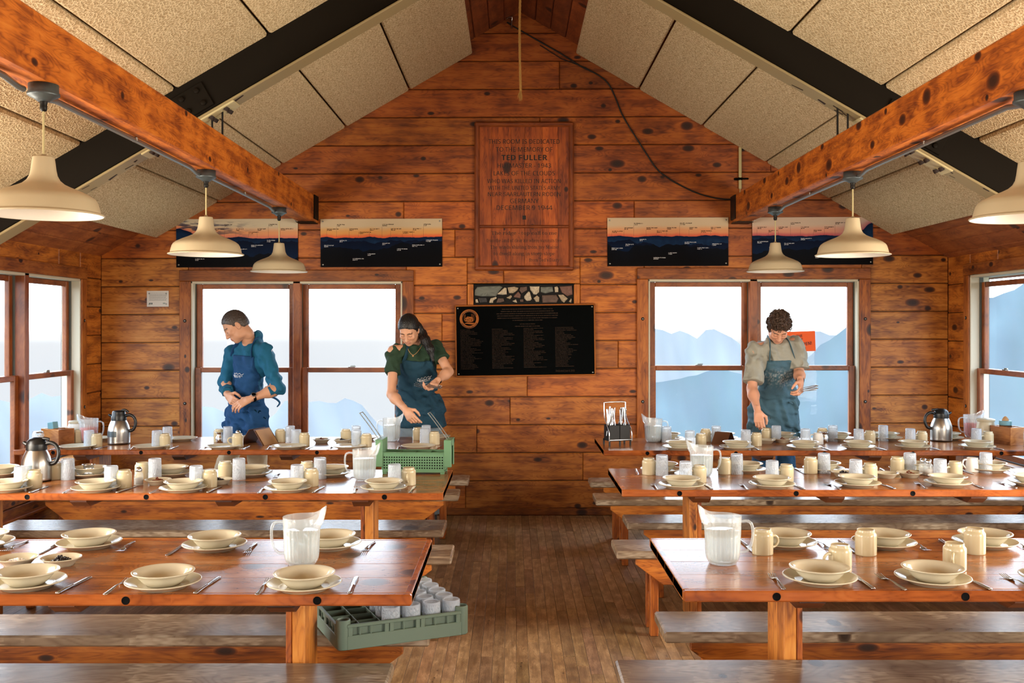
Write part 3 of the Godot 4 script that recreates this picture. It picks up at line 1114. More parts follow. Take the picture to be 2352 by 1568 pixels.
# distant ridges: rings of real terrain round the hut, which stands on a high shoulder
func build_outside() -> void:
	var defs := [
		# label, distance, base colour with distance haze put into it, seed, crest as bearing, elevation pairs in degrees
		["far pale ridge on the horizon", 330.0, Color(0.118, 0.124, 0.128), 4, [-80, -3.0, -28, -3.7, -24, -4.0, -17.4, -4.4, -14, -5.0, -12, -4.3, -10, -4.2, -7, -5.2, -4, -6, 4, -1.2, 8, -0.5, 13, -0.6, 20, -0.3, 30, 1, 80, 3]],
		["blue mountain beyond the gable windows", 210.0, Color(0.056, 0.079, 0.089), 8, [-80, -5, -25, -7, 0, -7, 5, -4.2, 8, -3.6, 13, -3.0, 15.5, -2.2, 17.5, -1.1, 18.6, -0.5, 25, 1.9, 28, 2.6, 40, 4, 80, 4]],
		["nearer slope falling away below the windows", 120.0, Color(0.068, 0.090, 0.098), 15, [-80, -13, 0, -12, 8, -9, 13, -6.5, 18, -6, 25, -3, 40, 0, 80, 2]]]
	var f := FastNoiseLite.new()
	f.frequency = 0.03
	f.fractal_octaves = 4
	for d in defs:
		f.seed = d[3]
		var mb := MB.new()
		var rws := []
		var nseg := 420
		for r in 22:
			var line := PackedVector3Array()
			var q := r / 21.0
			for j in nseg + 1:
				var be := -1.75 + 3.5 * j / nseg
				var hs: Array = d[4]
				var bd := rad_to_deg(be)
				var crest: float = hs[1]
				for k in range(0, hs.size() - 2, 2):
					if bd >= hs[k]:
						crest = lerpf(hs[k + 1], hs[k + 3], smoothstep(hs[k], hs[k + 2], bd))
				crest = tan(deg_to_rad(crest)) * d[1]
				var dist: float = d[1] * (1.0 - 0.55 * (1.0 - q))
				var x := sin(be) * dist
				var z := -cos(be) * dist
				var nz: float = f.get_noise_2d(x * 1.2 + d[3] * 90, z * 1.2) * d[1] * 0.02
				line.append(Vector3(x, 1.6 + lerpf(-d[1] * 0.42, crest, pow(q, 1.15)) + nz * (0.4 + 0.6 * q) + f.get_noise_2d(x * 6.0, z * 6.0) * d[1] * 0.004, z))
			rws.append(line)
		rws.reverse()
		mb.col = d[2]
		mb.grid(rws, false)
		for i in mb.c.size():
			var p := mb.v[i]
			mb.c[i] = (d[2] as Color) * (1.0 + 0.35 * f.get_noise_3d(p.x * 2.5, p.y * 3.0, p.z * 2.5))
		var o := put(mb, "mountain", M.hill)
		tag(o, d[0], "mountain", "", "structure")
	# the mountainside the hut stands on
	var gm := MB.new()
	gm.col = Color(0.12, 0.15, 0.12)
	var g := []
	for r in 6:
		var line := PackedVector3Array()
		for j in 33:
			var a := TAU * (j % 32) / 32
			var d: float = [0.0, 6.0, 12.0, 30.0, 80.0, 160.0][r]
			line.append(Vector3(sin(a) * d, [-0.9, -0.9, -1.6, -9.0, -36.0, -80.0][r], -2.7 - cos(a) * d))
		g.append(line)
	g.reverse()
	gm.grid(g, true)
	tag(put(gm, "ground", M.hill), "steep mountainside ground falling away around the hut", "ground", "", "structure")

# ================================================================= furniture and fixtures
const TAB := {   # aisle end x, far end x, front z, back z
	"FL": [-0.317, -3.2, -3.12, -3.94], "ML": [-0.35, -3.3, -5.016, -5.857], "XL": [-0.438, -3.405, -6.79, -7.593],
	"FR": [0.545, 3.45, -3.165, -3.961], "MR": [0.565, 3.5, -5.123, -5.911], "XR": [0.62, 3.69, -6.75, -7.53]}
const TNAME := {"FL": "nearest left table", "ML": "middle left table", "XL": "far left table", "FR": "nearest right table", "MR": "middle right table", "XR": "far right table"}
const ORD := ["first", "second", "third", "fourth", "fifth", "sixth", "seventh", "eighth", "ninth", "tenth", "eleventh", "twelfth"]

func wbox(called: String, m: Material, parent: Node, c: Vector3, s: Vector3, ax: int, tint: Color, bev := 0.004, bs := Basis()) -> MeshInstance3D:
	var mb := MB.new()
	mb.wax = ax
	facade(mb, tint)
	mb.box(Transform3D(bs, c), s, bev)
	return put(mb, called, m, parent)

func build_table(key: String, label: String) -> void:
	var d = TAB[key]
	var x0: float = d[0]
	var sg := -1.0 if d[1] < d[0] else 1.0
	var len := absf(d[1] - d[0])
	var zf: float = d[2]
	var zb: float = d[3]
	var dep := zf - zb
	var zc := (zf + zb) * 0.5
	var o := thing("dining_table", label, "table", Vector3(x0 + sg * len * 0.5, 0, zc), "long trestle dining tables")
	var th := 0.036
	var inner := dep - 0.05
	for i in 4:
		wbox("tabletop_board", M.table, o, Vector3(-sg * 0.012, HT - th * 0.5 - 0.0002 * (i % 2), inner * 0.5 - inner / 4 * (i + 0.5)), Vector3(len - 0.024, th, inner / 4 - 0.0004), 0, Color(0.9, 0.82, 0.74) * rng.randf_range(0.92, 1.06), 0.0015)
	for e in [-1.0, 1.0]:
		wbox("edge_strip", M.table, o, Vector3(0, HT - th * 0.5, e * (dep * 0.5 - 0.0125)), Vector3(len, th, 0.025), 0, Color(0.78, 0.5, 0.32), 0.005)
	wbox("end_strip", M.table, o, Vector3(-sg * (len * 0.5 - 0.012), HT - th * 0.5 + 0.0004, 0), Vector3(0.024, th, dep - 0.05), 2, Color(1.0, 0.68, 0.44), 0.004)
	# counterbored bolt holes in the front edge
	var k := 0
	while 0.295 + 0.6 * k < len:
		var x := -sg * len * 0.5 + sg * (0.295 + 0.6 * k)
		var mb := MB.new()
		mb.lathe(Transform3D(Basis(Vector3.RIGHT, PI / 2), Vector3(x, HT - th * 0.5, dep * 0.5)), pts([0.0132, 0.0, 0.0132, 0.0012, 0.0112, 0.0012, 0.0108, 0.0003, 0, 0.0003]), 16)
		put(mb, "bolt_hole", M.black, o)
		k += 1
	# cross cleats under the top
	k = 0
	var cl := [0.425, 1.12, 1.86, len - 0.43]
	for cx in cl:
		var mb := MB.new()
		facade(mb, Color(0.30, 0.2, 0.16))
		var hw := dep * 0.5 - 0.05
		var xf := Transform3D(Basis(Vector3(0, 0, -1), Vector3.UP, Vector3(1, 0, 0)), Vector3(-sg * len * 0.5 + sg * cx, HT - th, 0))
		mb.slab(xf, PackedVector2Array([Vector2(-hw + 0.05, -0.046), Vector2(hw - 0.05, -0.046), Vector2(hw, -0.016), Vector2(hw, 0), Vector2(-hw, 0), Vector2(-hw, -0.016)]), -0.042, 0.042, 0.0, -0.05, 0.0)
		put(mb, "cleat", M.pine, o)
	for cx in [0.43, len - 0.43]:
		var x: float = -sg * len * 0.5 + sg * cx
		var leg := Node3D.new()
		leg.name = nm("leg", o)
		o.add_child(leg, true)
		wbox("leg_board", M.pine, leg, Vector3(x - sg * 0.012, (HT - th - 0.046) * 0.5, 0), Vector3(0.044, HT - th - 0.046, 0.22), 1, Color(1.0, 0.92, 0.8), 0.004)
		wbox("leg_board", M.pine, leg, Vector3(x + sg * 0.022, (HT - th - 0.046) * 0.5, 0.01), Vector3(0.022, HT - th - 0.046, 0.19), 1, Color(0.8, 0.55, 0.38), 0.003)

func build_bench(x0: float, x1: float, zf: float, zb: float, label: String, dk := 1.0) -> void:
	var sg := -1.0 if x1 < x0 else 1.0
	var len := absf(x1 - x0)
	var dep := zf - zb
	var o := thing("bench", label, "bench", Vector3((x0 + x1) * 0.5, 0, (zf + zb) * 0.5), "wooden benches at the dining tables")
	var h := 0.45
	var th := 0.042
	wbox("seat_plank", M.bench, o, Vector3(0, h - th * 0.5, 0), Vector3(len, th, dep), 0, Color(1.0, 0.96, 0.92) * rng.randf_range(0.92, 1.1), 0.007)
	for e in [-1.0, 1.0]:
		var mb := MB.new()
		facade(mb, Color(0.95, 0.75, 0.5) * dk)  # room light put into the tint: near aprons darker, far ones lighter
		var a := len * 0.5 - 0.1
		mb.slab(mv(0, h - th, e * (dep * 0.5 - 0.03)), PackedVector2Array([Vector2(-a + 0.14, -0.135), Vector2(a - 0.14, -0.135), Vector2(a, -0.03), Vector2(a, 0), Vector2(-a, 0), Vector2(-a, -0.03)]), -0.014, 0.014, 0.003, -0.135, 0.0)
		put(mb, "apron", M.pine, o)
		for s in [-1.0, 1.0]:
			wbox("leg", M.pine, o, Vector3(s * (len * 0.5 - 0.2), (h - th) * 0.5, e * (dep * 0.5 - 0.068)), Vector3(0.042, h - th, 0.046), 1, Color(0.82, 0.6, 0.44), 0.003)
	for s in [-1.0, 1.0]:
		wbox("leg_brace", M.pine, o, Vector3(s * (len * 0.5 - 0.2), 0.16, 0), Vector3(0.03, 0.07, dep - 0.15), 2, Color(0.8, 0.55, 0.4), 0.003)

func lamp_pattern() -> Node3D:
	var o := thing("pendant_lamp", "", "lamp", Vector3.ZERO, "enamel pendant lamps under the wooden beams")
	# origin at the underside of the beam; rim plane 0.475 below
	var b := MB.new()
	b.lathe(mv(0, 0, 0), pts([0.0, -0.062, 0.02, -0.062, 0.034, -0.052, 0.054, -0.042, 0.056, -0.04, 0.056, -0.032, 0.052, -0.032, 0.052, -0.001, 0.0, -0.001]), 24)
	put(b, "junction_box", M.box_grey, o)
	var gsp := MB.new()
	gsp.lathe(mv(0, 0, 0), pts([0.0, -0.098, 0.006, -0.098, 0.011, -0.094, 0.013, -0.088, 0.013, -0.08, 0.012, -0.072, 0.014, -0.068, 0.014, -0.06]), 10)
	put(gsp, "cord_grip", M.iron, o)
	var c := MB.new()
	c.tube(PackedVector3Array([Vector3(0, -0.09, 0), Vector3(0, -0.17, 0), Vector3(0, -0.262, 0)]), PackedFloat32Array([0.0042]), 8)
	put(c, "cord", M.pvc, o)
	var s := MB.new()
	var y := -0.475
	s.lathe(mv(0, y, 0), pts([0.2045, 0.0, 0.2075, 0.003, 0.2065, 0.006, 0.196, 0.011, 0.194, 0.012, 0.194, 0.012, 0.192, 0.022, 0.184, 0.05, 0.176, 0.063, 0.16, 0.075, 0.128, 0.09, 0.095, 0.103, 0.072, 0.114, 0.056, 0.128, 0.047, 0.145, 0.043, 0.165, 0.040, 0.19, 0.037, 0.21, 0.035, 0.213, 0.012, 0.214, 0.008, 0.222, 0.0, 0.222]), 48)
	var sh := put(s, "shade", M.enamel, o)
	var inn := MB.new()
	inn.lathe(mv(0, y, 0), pts([0.0, 0.185, 0.035, 0.185, 0.044, 0.14, 0.068, 0.112, 0.125, 0.086, 0.158, 0.071, 0.181, 0.048, 0.19, 0.014, 0.203, 0.001]), 48)
	put(inn, "inner_enamel", M.white_enamel, sh)
	var bl := MB.new()
	bl.lathe(mv(0, y, 0), pts([0.0, 0.035, 0.018, 0.04, 0.029, 0.055, 0.031, 0.07, 0.026, 0.095, 0.016, 0.12, 0.014, 0.15, 0.0, 0.15]), 16)
	put(bl, "bulb", M.white_enamel, o)
	return o

func flat_board(called: String, label: String, cat: String, x0: float, y0: float, x1: float, y1: float, th: float, tex: ImageTexture, group := "") -> Node3D:
	var o := thing(called, label, cat, Vector3((x0 + x1) * 0.5, (y0 + y1) * 0.5, WZ + 0.004), group)
	o.rotation.z = 0.0043
	var m := mat(called + label, Color(1, 1, 1), 0.5, 0.0, tex)
	m.metallic_specular = 0.2
	var w := (x1 - x0) * 0.5
	var h := (y1 - y0) * 0.5
	var mb := MB.new()
	mb.face(PackedVector3Array([Vector3(-w, -h, th), Vector3(w, -h, th), Vector3(w, h, th), Vector3(-w, h, th)]), PackedVector2Array([Vector2(0, 1), Vector2(1, 1), Vector2(1, 0), Vector2(0, 0)]))
	put(mb, "print", m, o)
	var b := MB.new()
	b.box(mv(0, 0, th * 0.5 - 0.0006), Vector3(w * 2, h * 2, th - 0.001), 0.0)
	put(b, "panel", M.black if called == "panorama_poster" else M.paper, o)
	for sx in [-1.0, 1.0]:
		for sy in [-1.0, 1.0]:
			var s := MB.new()
			s.lathe(Transform3D(Basis(Vector3.RIGHT, PI / 2), Vector3(sx * (w - 0.02), sy * (h - 0.022), th)), pts([0.007, 0, 0.007, 0.002, 0.004, 0.004, 0, 0.004]), 10)
			put(s, "screw", M.galvanised, o)
	return o

func marks(im: Image, x: int, y: int, w: int, c: Color, r: RandomNumberGenerator) -> void:
	# two lines of print too small to read, as in the photograph
	for l in 2:
		var px := x
		var e: int = x + (w if l == 0 else int(w * 0.42))
		while px < e:
			var ww := r.randi_range(2, 3)
			im.fill_rect(Rect2i(px, y + l * 8 + r.randi_range(0, 1), ww, 5), c)
			px += ww + (1 if r.randf() < 0.8 else 4)

func panorama(kind: int) -> ImageTexture:
	var w := 768
	var h := 306
	var r := RandomNumberGenerator.new()
	r.seed = 40 + kind
	var f := FastNoiseLite.new()
	f.seed = 50 + kind
	f.frequency = 0.006
	f.fractal_octaves = 4
	var tops := [[Color(0.80, 0.76, 0.66), Color(0.88, 0.62, 0.44), Color(0.85, 0.5, 0.42)], [Color(0.79, 0.72, 0.60), Color(0.86, 0.62, 0.36), Color(0.88, 0.40, 0.26)], [Color(0.80, 0.72, 0.60), Color(0.86, 0.6, 0.42), Color(0.84, 0.40, 0.30)], [Color(0.80, 0.72, 0.64), Color(0.85, 0.60, 0.50), Color(0.74, 0.36, 0.38)]]
	var tp = tops[kind]
	var im := Image.create(w, h, true, Image.FORMAT_RGB8)
	for x in w:
		var u := float(x) / w
		var hz := 0.385 + f.get_noise_2d(x * 1.0, 0) * 0.035
		var r2 := 0.46 + f.get_noise_2d(x * 1.2, 200) * 0.09
		var r3 := 0.58 + f.get_noise_2d(x * 0.7, 400) * 0.16
		if kind == 0: hz += 0.05 * (u - 0.5) - 0.16 * exp(-pow(u / 0.14, 2)); r3 += 0.22 * u; r2 -= 0.0
		if kind == 1: r3 += 0.1 - 0.24 * smoothstep(0.3, 1.0, u)
		if kind == 2: r3 += 0.06 * sin(u * 9.0); r2 += 0.1 * smoothstep(0.1, 0.4, u)
		if kind == 3: hz -= 0.26 * smoothstep(0.84, 1.0, u); r3 += 0.1 - 0.16 * smoothstep(0.25, 0.8, u)
		r2 = maxf(r2, hz + 0.02)
		for y in h:
			var v := float(y) / h
			var c: Color
			if v < hz:
				var t := v / hz
				c = (tp[0] as Color).lerp(tp[1], smoothstep(0.35, 0.75, t)).lerp(tp[2], smoothstep(0.75, 1.0, t))
				if kind == 0:
					var cl := f.get_noise_2d(x * 1.4, y * 6.0 + 900) + 0.12
					c = c.lerp(Color(0.25, 0.24, 0.32), clampf(cl * 2.2, 0.0, 0.85) * smoothstep(0.75, 0.15, u) * smoothstep(0.05, 0.3, t))
				if kind == 3: c = c.lerp(Color(0.5, 0.36, 0.48), smoothstep(0.6, 0.9, u) * t * 0.6)
			elif v < r2:
				c = Color(0.02, 0.10, 0.22).lerp(Color(0.10, 0.22, 0.36), clampf((v - hz) / 0.1, 0, 1) * (0.55 + 0.4 * f.get_noise_2d(x * 3.0, y * 3.0)))
			elif v < r3:
				c = Color(0.008, 0.06, 0.16).lerp(Color(0.01, 0.10, 0.22), (v - r2) / 0.25)
			else:
				c = Color(0.004, 0.03, 0.085).lerp(Color(0.004, 0.008, 0.03), clampf((v - r3) / 0.3, 0, 1))
			im.set_pixel(x, y, c)
	var dark := Color(0.16, 0.12, 0.1)
	for i in 10:
		var x := int(w * (0.05 + 0.09 * i)) + r.randi_range(-8, 8)
		var y := int(h * [0.11, 0.2, 0.27, 0.2][(i * 7 + kind) % 4])
		if kind == 0 and i < 3: continue
		marks(im, x, y, r.randi_range(44, 78), dark, r)
		im.fill_rect(Rect2i(x - 3, y + 16, 1, int(h * 0.385) - y - 16), Color(0.4, 0.3, 0.26))
	for i in 8:
		var x := int(w * (0.03 + 0.12 * i)) + r.randi_range(-10, 10)
		var y := int(h * [0.44, 0.54, 0.62, 0.5, 0.72, 0.82][(i * 5 + kind) % 6])
		marks(im, x, y, r.randi_range(44, 84), Color(0.85, 0.86, 0.88), r)
	im.generate_mipmaps()
	return ImageTexture.create_from_image(im)

func build_furniture() -> void:
	build_table("FL", "nearest table left of the aisle, water pitcher and bowls, crate below its corner")
	build_table("ML", "middle table left of the aisle, holding the green cutlery basket")
	build_table("XL", "far table left of the aisle, set with plates only")
	build_table("FR", "nearest table right of the aisle, pitcher on its glossy corner")
	build_table("MR", "middle table right of the aisle, with two salt shakers")
	build_table("XR", "far table right of the aisle, with the black cutlery caddy")
	build_bench(-0.406, -3.3, -3.13, -3.41, "bench nearest the viewer, left of the aisle", 0.8)
	build_bench(-0.31, -3.3, -3.704, -3.99, "bench left of the aisle with the grey-green glass crate on its end", 0.8)
	build_bench(-0.306, -3.3, -4.98, -5.26, "bench tucked under the front of the middle left table")
	build_bench(-0.39, -2.95, -5.62, -5.94, "worn pale bench behind the middle left table", 1.1)
	build_bench(-0.37, -3.3, -6.80, -7.07, "bench under the front of the far left table", 1.1)
	build_bench(-0.33, -3.3, -7.46, -7.735, "bench behind the far left table, between the aprons", 1.15)
	build_bench(0.355, 3.4, -3.17, -3.445, "bench nearest the viewer, right of the aisle", 0.8)
	build_bench(0.574, 3.4, -3.746, -4.029, "bench behind the legs of the nearest right table", 0.8)
	build_bench(0.534, 3.4, -5.1, -5.389, "short-edged bench under the front of the middle right table")
	build_bench(0.673, 3.45, -5.831, -6.105, "worn grey bench behind the middle right table")
	build_bench(0.555, 3.5, -6.62, -6.903, "bench under the front of the far right table", 1.15)
	build_bench(0.577, 3.5, -7.37, -7.60, "bench behind the far right table, by the gable wall", 1.15)
	# ---- lamps and conduit
	var lp := lamp_pattern()
	lp.set_meta("label", "cream enamel pendant lamp nearest the viewer on the left beam")
	lp.position = Vector3(-1.70, 2.4775, -3.61)
	copy(lp, "pendant_lamp", "middle cream pendant lamp on the left beam", Vector3(-1.72, 2.4775, -5.59), 1.0)
	copy(lp, "pendant_lamp", "small-looking cream pendant lamp nearest the gable on the left beam", Vector3(-1.72, 2.4775, -7.34), 2.0)
	copy(lp, "pendant_lamp", "cream pendant lamp nearest the gable on the right beam", Vector3(1.93, 2.4775, -7.31), 0.4)
	copy(lp, "pendant_lamp", "middle cream pendant lamp with chipped rim on the right beam", Vector3(1.93, 2.4775, -5.647), 1.4)
	copy(lp, "pendant_lamp", "rust-stained pendant lamp at the edge of the view, right beam", Vector3(1.93, 2.4775, -3.72), 2.4)
	for side in 2:
		var lx := -1.745 if side == 0 else 1.945
		var zs := [-7.34, -5.59, -3.61, -1.4] if side == 0 else [-7.31, -5.647, -3.72, -1.4]
		var o := thing("conduit", "galvanised conduit under the " + ("left" if side == 0 else "right") + " wooden beam, linking the lamp boxes", "conduit", Vector3(0, 0, 0), "conduits")
		for i in 3:
			var za: float = zs[i] + 0.058
			var zb: float = zs[i + 1] - 0.058
			var mb := MB.new()
			mb.tube(PackedVector3Array([Vector3(lx, 2.448, za), Vector3(lx, 2.448, za + 0.04), Vector3(lx, 2.462, za + 0.14), Vector3(lx, 2.463, (za + zb) * 0.5), Vector3(lx, 2.462, zb - 0.14), Vector3(lx, 2.448, zb - 0.04), Vector3(lx, 2.448, zb)]), PackedFloat32Array([0.0115]), 10)
			var tb := put(mb, "pipe", M.galvanised, o)
			var st := MB.new()
			st.box(mv(lx, 2.4655, (za + zb) * 0.5), Vector3(0.028, 0.024, 0.014), 0.005)
			put(st, "strap", M.galvanised, tb)
	# ---- posters
	var pn := [["panorama poster with streaked clouds, partly behind two lamps", -2.856, 2.105, -1.822, 2.515], ["unobstructed panorama poster with orange dusk sky, left of the wooden plaque", -1.63, 2.107, -0.597, 2.516], ["panorama poster with rolling dark ridges, right of the wooden plaque", 0.807, 2.115, 1.834, 2.526], ["panorama poster with pink dusk sky, behind the right-hand lamps", 2.037, 2.126, 3.063, 2.53]]
	for i in 4:
		flat_board("panorama_poster", pn[i][0], "poster", pn[i][1], pn[i][2], pn[i][3], pn[i][4], 0.008, panorama(i), "panorama posters on the gable wall")
	var ni := Image.create(160, 112, true, Image.FORMAT_RGB8)
	ni.fill(Color(0.86, 0.86, 0.84))
	var r := RandomNumberGenerator.new()
	r.seed = 8
	for l in 9:
		var x := 18
		while x < 140:
			var ww := r.randi_range(3, 9)
			ni.fill_rect(Rect2i(x, 14 + l * 6 + (4 if l > 0 else 0), ww, 2), Color(0.42, 0.44, 0.45))
			x += ww + 2
	ni.fill_rect(Rect2i(20, 84, 20, 12), Color(0.2, 0.27, 0.28))
	ni.fill_rect(Rect2i(27, 82, 6, 16), Color(0.8, 0.82, 0.8))
	ni.fill_rect(Rect2i(118, 84, 18, 9), Color(0.6, 0.65, 0.62))
	ni.generate_mipmaps()
	flat_board("notice", "small white printed notice screwed to the boards by the left corner", "notice", -3.107, 1.77, -2.922, 1.904, 0.004, ImageTexture.create_from_image(ni))
	build_plaques()
	build_small_fixtures()

func letters(o: Node, s: String, x: float, y: float, z: float, size: float, m: Material, bold := false, serif := false, called := "lettering", rot := 0.0, stretch := 1.0) -> MeshInstance3D:
	var t := text_mesh(s, size, 0.0015, bold, serif)
	return put(t, called, m, o, Transform3D(Basis(Vector3(0, 0, 1), rot) * Basis().scaled(Vector3(stretch, 1, 1)), Vector3(x, y, z)))

func build_plaques() -> void:
	# ---- carved wooden memorial board
	var x0 := -0.322
	var x1 := 0.522
	var y0 := 2.074
	var y1 := 3.337
	var o := thing("wooden_plaque", "tall dark wooden memorial plaque with painted lettering, high on the gable wall", "plaque", Vector3(0.1, 0, WZ + 0.003))
	var cx := 0.1
	var ws := [0.115, 0.16, 0.12, 0.15, 0.13, 0.105]
	var x := x0 + 0.032
	for i in 6:
		wbox("plaque_board", M.pine, o, Vector3(x + ws[i] * 0.5 - cx, (y0 + y1) * 0.5, 0.01), Vector3(ws[i] - 0.001, y1 - y0 - 0.07, 0.018), 1, Color(0.62, 0.33, 0.22) * [0.95, 1.1, 0.9, 1.0, 1.35, 0.95][i], 0.001)
		x += ws[i]
	for e in [[x0 + 0.022, 0.044], [x1 - 0.022, 0.044]]:
		wbox("frame", M.pine, o, Vector3(e[0] - cx, (y0 + y1) * 0.5, 0.018), Vector3(e[1], y1 - y0, 0.036), 1, Color(0.42, 0.24, 0.17), 0.012)
	for e in [y0 + 0.022, y1 - 0.022]:
		wbox("frame", M.pine, o, Vector3(0, e, 0.0185), Vector3(x1 - x0, 0.044, 0.037), 0, Color(0.42, 0.24, 0.17), 0.012)
	wbox("frame", M.pine, o, Vector3(0, 2.448, 0.017), Vector3(x1 - x0 - 0.08, 0.026, 0.03), 0, Color(0.40, 0.23, 0.16), 0.008)
	var rows := [["THIS ROOM IS DEDICATED", 326.5, 0.036, 163, false], ["TO THE MEMORY OF", 344.5, 0.036, 130, false], ["TED FULLER", 363, 0.045, 105, true], ["HUTMASTER - 1943", 381.5, 0.035, 122, false], ["LAKES OF THE CLOUDS", 399, 0.036, 140, false], ["WHO WAS KILLED IN ACTION", 417, 0.034, 168, false], ["WITH THE UNITED STATES ARMY", 432.5, 0.032, 165, false], ["NEAR SAARLAUTERN RODEN", 447, 0.032, 166, false], ["GERMANY", 462.5, 0.036, 65, false], ["DECEMBER 9 1944", 478, 0.036, 128, false], ["★", 501.5, 0.026, 8, false]]
	for l in rows:
		var tx: float = 0.1 - cx
		fit_letters(o, l[0], tx, 1.6 + (750.0 - l[1]) / 270.0, 0.0192, l[2], l[3] / 270.0, M.ink, l[4], false)
	var scr := [["The ridge - top call to me", 536, 150], ["from the land of clear air where summits free", 553, 172], ["The winds shining from my Maine", 568, 155], ["to dwell along in steep slope", 583, 140], ["from Ted's Diary", 597.5, 70]]
	for l in scr:
		fit_letters(o, l[0], (0.1 if l[1] < 590 else 0.27) - cx, 1.6 + (750.0 - l[1]) / 270.0, 0.0192, 0.026, l[2] / 270.0, M.ink, false, true)
	# ---- stone inlay
	var s := thing("stone_panel", "strip of pale and brown stones set in dark mortar above the black plaque", "stone panel", Vector3(0, 0, WZ))
	wbox("mortar_bed", M.mortar, s, Vector3(0.095, 1.862, -0.03), Vector3(0.98, 0.26, 0.03), 0, Color(1, 1, 1), 0.0)
	wbox("top_shade_strip", M.black, s, Vector3(0.095, 1.9635, -0.012), Vector3(0.87, 0.008, 0.035), 0, Color(1, 1, 1), 0.0)  # black strip put in as the shade under the top of the recess
	var st := [
		["g", 95, 310, 100, 200, 150, 125, 330, 112, 640, 105, 700, 130, 590, 270, 560, 330, 400, 335, 250, 335], ["k", 170, 365, 350, 360, 370, 460, 200, 470], ["l", 112, 400, 160, 390, 180, 470, 120, 470],
		["l", 405, 462, 440, 372, 560, 340, 575, 372, 500, 425, 490, 475, 420, 475], ["b", 600, 372, 720, 372, 740, 440, 640, 470, 560, 470], ["l", 580, 285, 740, 140, 785, 150, 790, 290, 700, 300],
		["t", 805, 140, 960, 120, 1045, 150, 1020, 200, 930, 265, 840, 265], ["t", 780, 360, 880, 302, 905, 340, 860, 395], ["r", 1040, 225, 1095, 300, 1085, 372, 935, 350, 950, 310], ["b", 1080, 130, 1230, 120, 1230, 200, 1110, 270, 1060, 200],
		["l", 1255, 225, 1290, 240, 1330, 390, 1300, 425, 1220, 432, 1170, 380, 1165, 330], ["l", 1285, 115, 1500, 115, 1490, 240, 1430, 295, 1370, 290, 1300, 190], ["g", 1520, 130, 1780, 120, 1800, 230, 1620, 270, 1520, 240],
		["l", 1820, 130, 1880, 115, 1905, 150, 1905, 240, 1830, 245], ["r", 1930, 120, 2200, 100, 2215, 290, 2100, 330, 1980, 250], ["t", 1370, 370, 1440, 310, 1495, 350, 1490, 450, 1420, 455], ["b", 1550, 310, 1860, 300, 1910, 380, 1870, 470, 1560, 470],
		["t", 1900, 300, 2010, 290, 2110, 380, 2030, 470, 1980, 440], ["t", 2130, 450, 2180, 370, 2195, 410, 2180, 470], ["l", 910, 435, 990, 395, 1015, 470, 960, 462], ["b", 1070, 402, 1150, 392, 1150, 452, 1080, 452]]
	var cols := {"g": Color(0.17, 0.19, 0.165), "k": Color(0.05, 0.05, 0.055), "l": Color(0.6, 0.52, 0.38), "b": Color(0.14, 0.09, 0.07), "t": Color(0.46, 0.37, 0.25), "r": Color(0.2, 0.1, 0.075)}
	for p in st:
		var poly := PackedVector2Array()
		for i in range(1, p.size(), 2):
			var px: float = 1080.0 + p[i] * 0.1063
			var py: float = 645.0 + p[i + 1] * 0.1063
			poly.append(Vector2((px - 1177.0) / 270.0, 1.6 + (750.0 - py) / 270.0))
		if Geometry2D.is_polygon_clockwise(poly): poly.reverse()
		stone_piece(s, poly, cols[p[0]])
	# ---- cast plaque with raised bronze lettering
	var q := thing("black_plaque", "wide black cast plaque with bronze rim and round cabin emblem under the stones", "plaque", Vector3((1045.0 + 1368.0) / 2.0 / 270.0 - 1177.0 / 270.0, 1.484, WZ + 0.006))
	q.rotation.z = 0.013
	var w := 1.19
	var h := 0.612
	var pl := MB.new()
	pl.box(mv(0, 0, 0.012), Vector3(w, h, 0.02), 0.003)
	put(pl, "plate", M.plaque_black, q)
	for e in [-1.0, 1.0]:
		var a := MB.new()
		a.box(mv(0, e * (h * 0.5 - 0.007), 0.0145), Vector3(w, 0.014, 0.027), 0.003)
		put(a, "rim", M.bronze, q)
		var b := MB.new()
		b.box(mv(e * (w * 0.5 - 0.006), 0, 0.0146), Vector3(0.012, h - 0.028, 0.027), 0.003)
		put(b, "rim", M.bronze, q)
		for f in [-1.0, 1.0]:
			var sc := MB.new()
			sc.lathe(Transform3D(Basis(Vector3.RIGHT, PI / 2), Vector3(e * (w * 0.5 - 0.026), f * (h * 0.5 - 0.028), 0.022)), pts([0.006, 0, 0.006, 0.002, 0, 0.004]), 8)
			put(sc, "screw", M.galvanised, q)
	# emblem: ring with letters, cabin and trees
	var ex := -w * 0.5 + 0.122
	var ey := h * 0.5 - 0.118
	var em := MB.new()
	em.lathe(Transform3D(Basis(Vector3.RIGHT, PI / 2), Vector3(ex, ey, 0.022)), pts([0.081, 0, 0.081, 0.003, 0.059, 0.003, 0.059, 0.0]), 48)
	var ring := put(em, "emblem", M.bronze, q)
	ring_text(ring, "THE O H ASSOCIATION", ex, ey, 0.0655, 150.0, 30.0, 0.0135)
	ring_text(ring, "APPALACHIAN MTN CLUB", ex, ey, -0.0745, 212.0, 328.0, 0.012)
	var cab := MB.new()
	var ep := mv(ex, ey, 0.022)
	for pg in [[-0.038, -0.02, 0.002, -0.028, 0.002, 0.002, -0.018, 0.018, -0.038, 0.0], [0.004, -0.028, 0.034, -0.022, 0.034, -0.002, 0.004, 0.002], [-0.02, 0.02, 0.004, 0.004, 0.037, 0.0, 0.022, 0.016], [-0.045, -0.038, 0.03, -0.048, 0.048, -0.034, -0.02, -0.03]]:
		var pp := pts(pg)
		if Geometry2D.is_polygon_clockwise(pp): pp.reverse()
		cab.slab(ep, pp, 0.0, 0.003, 0.0005, 0, 1)
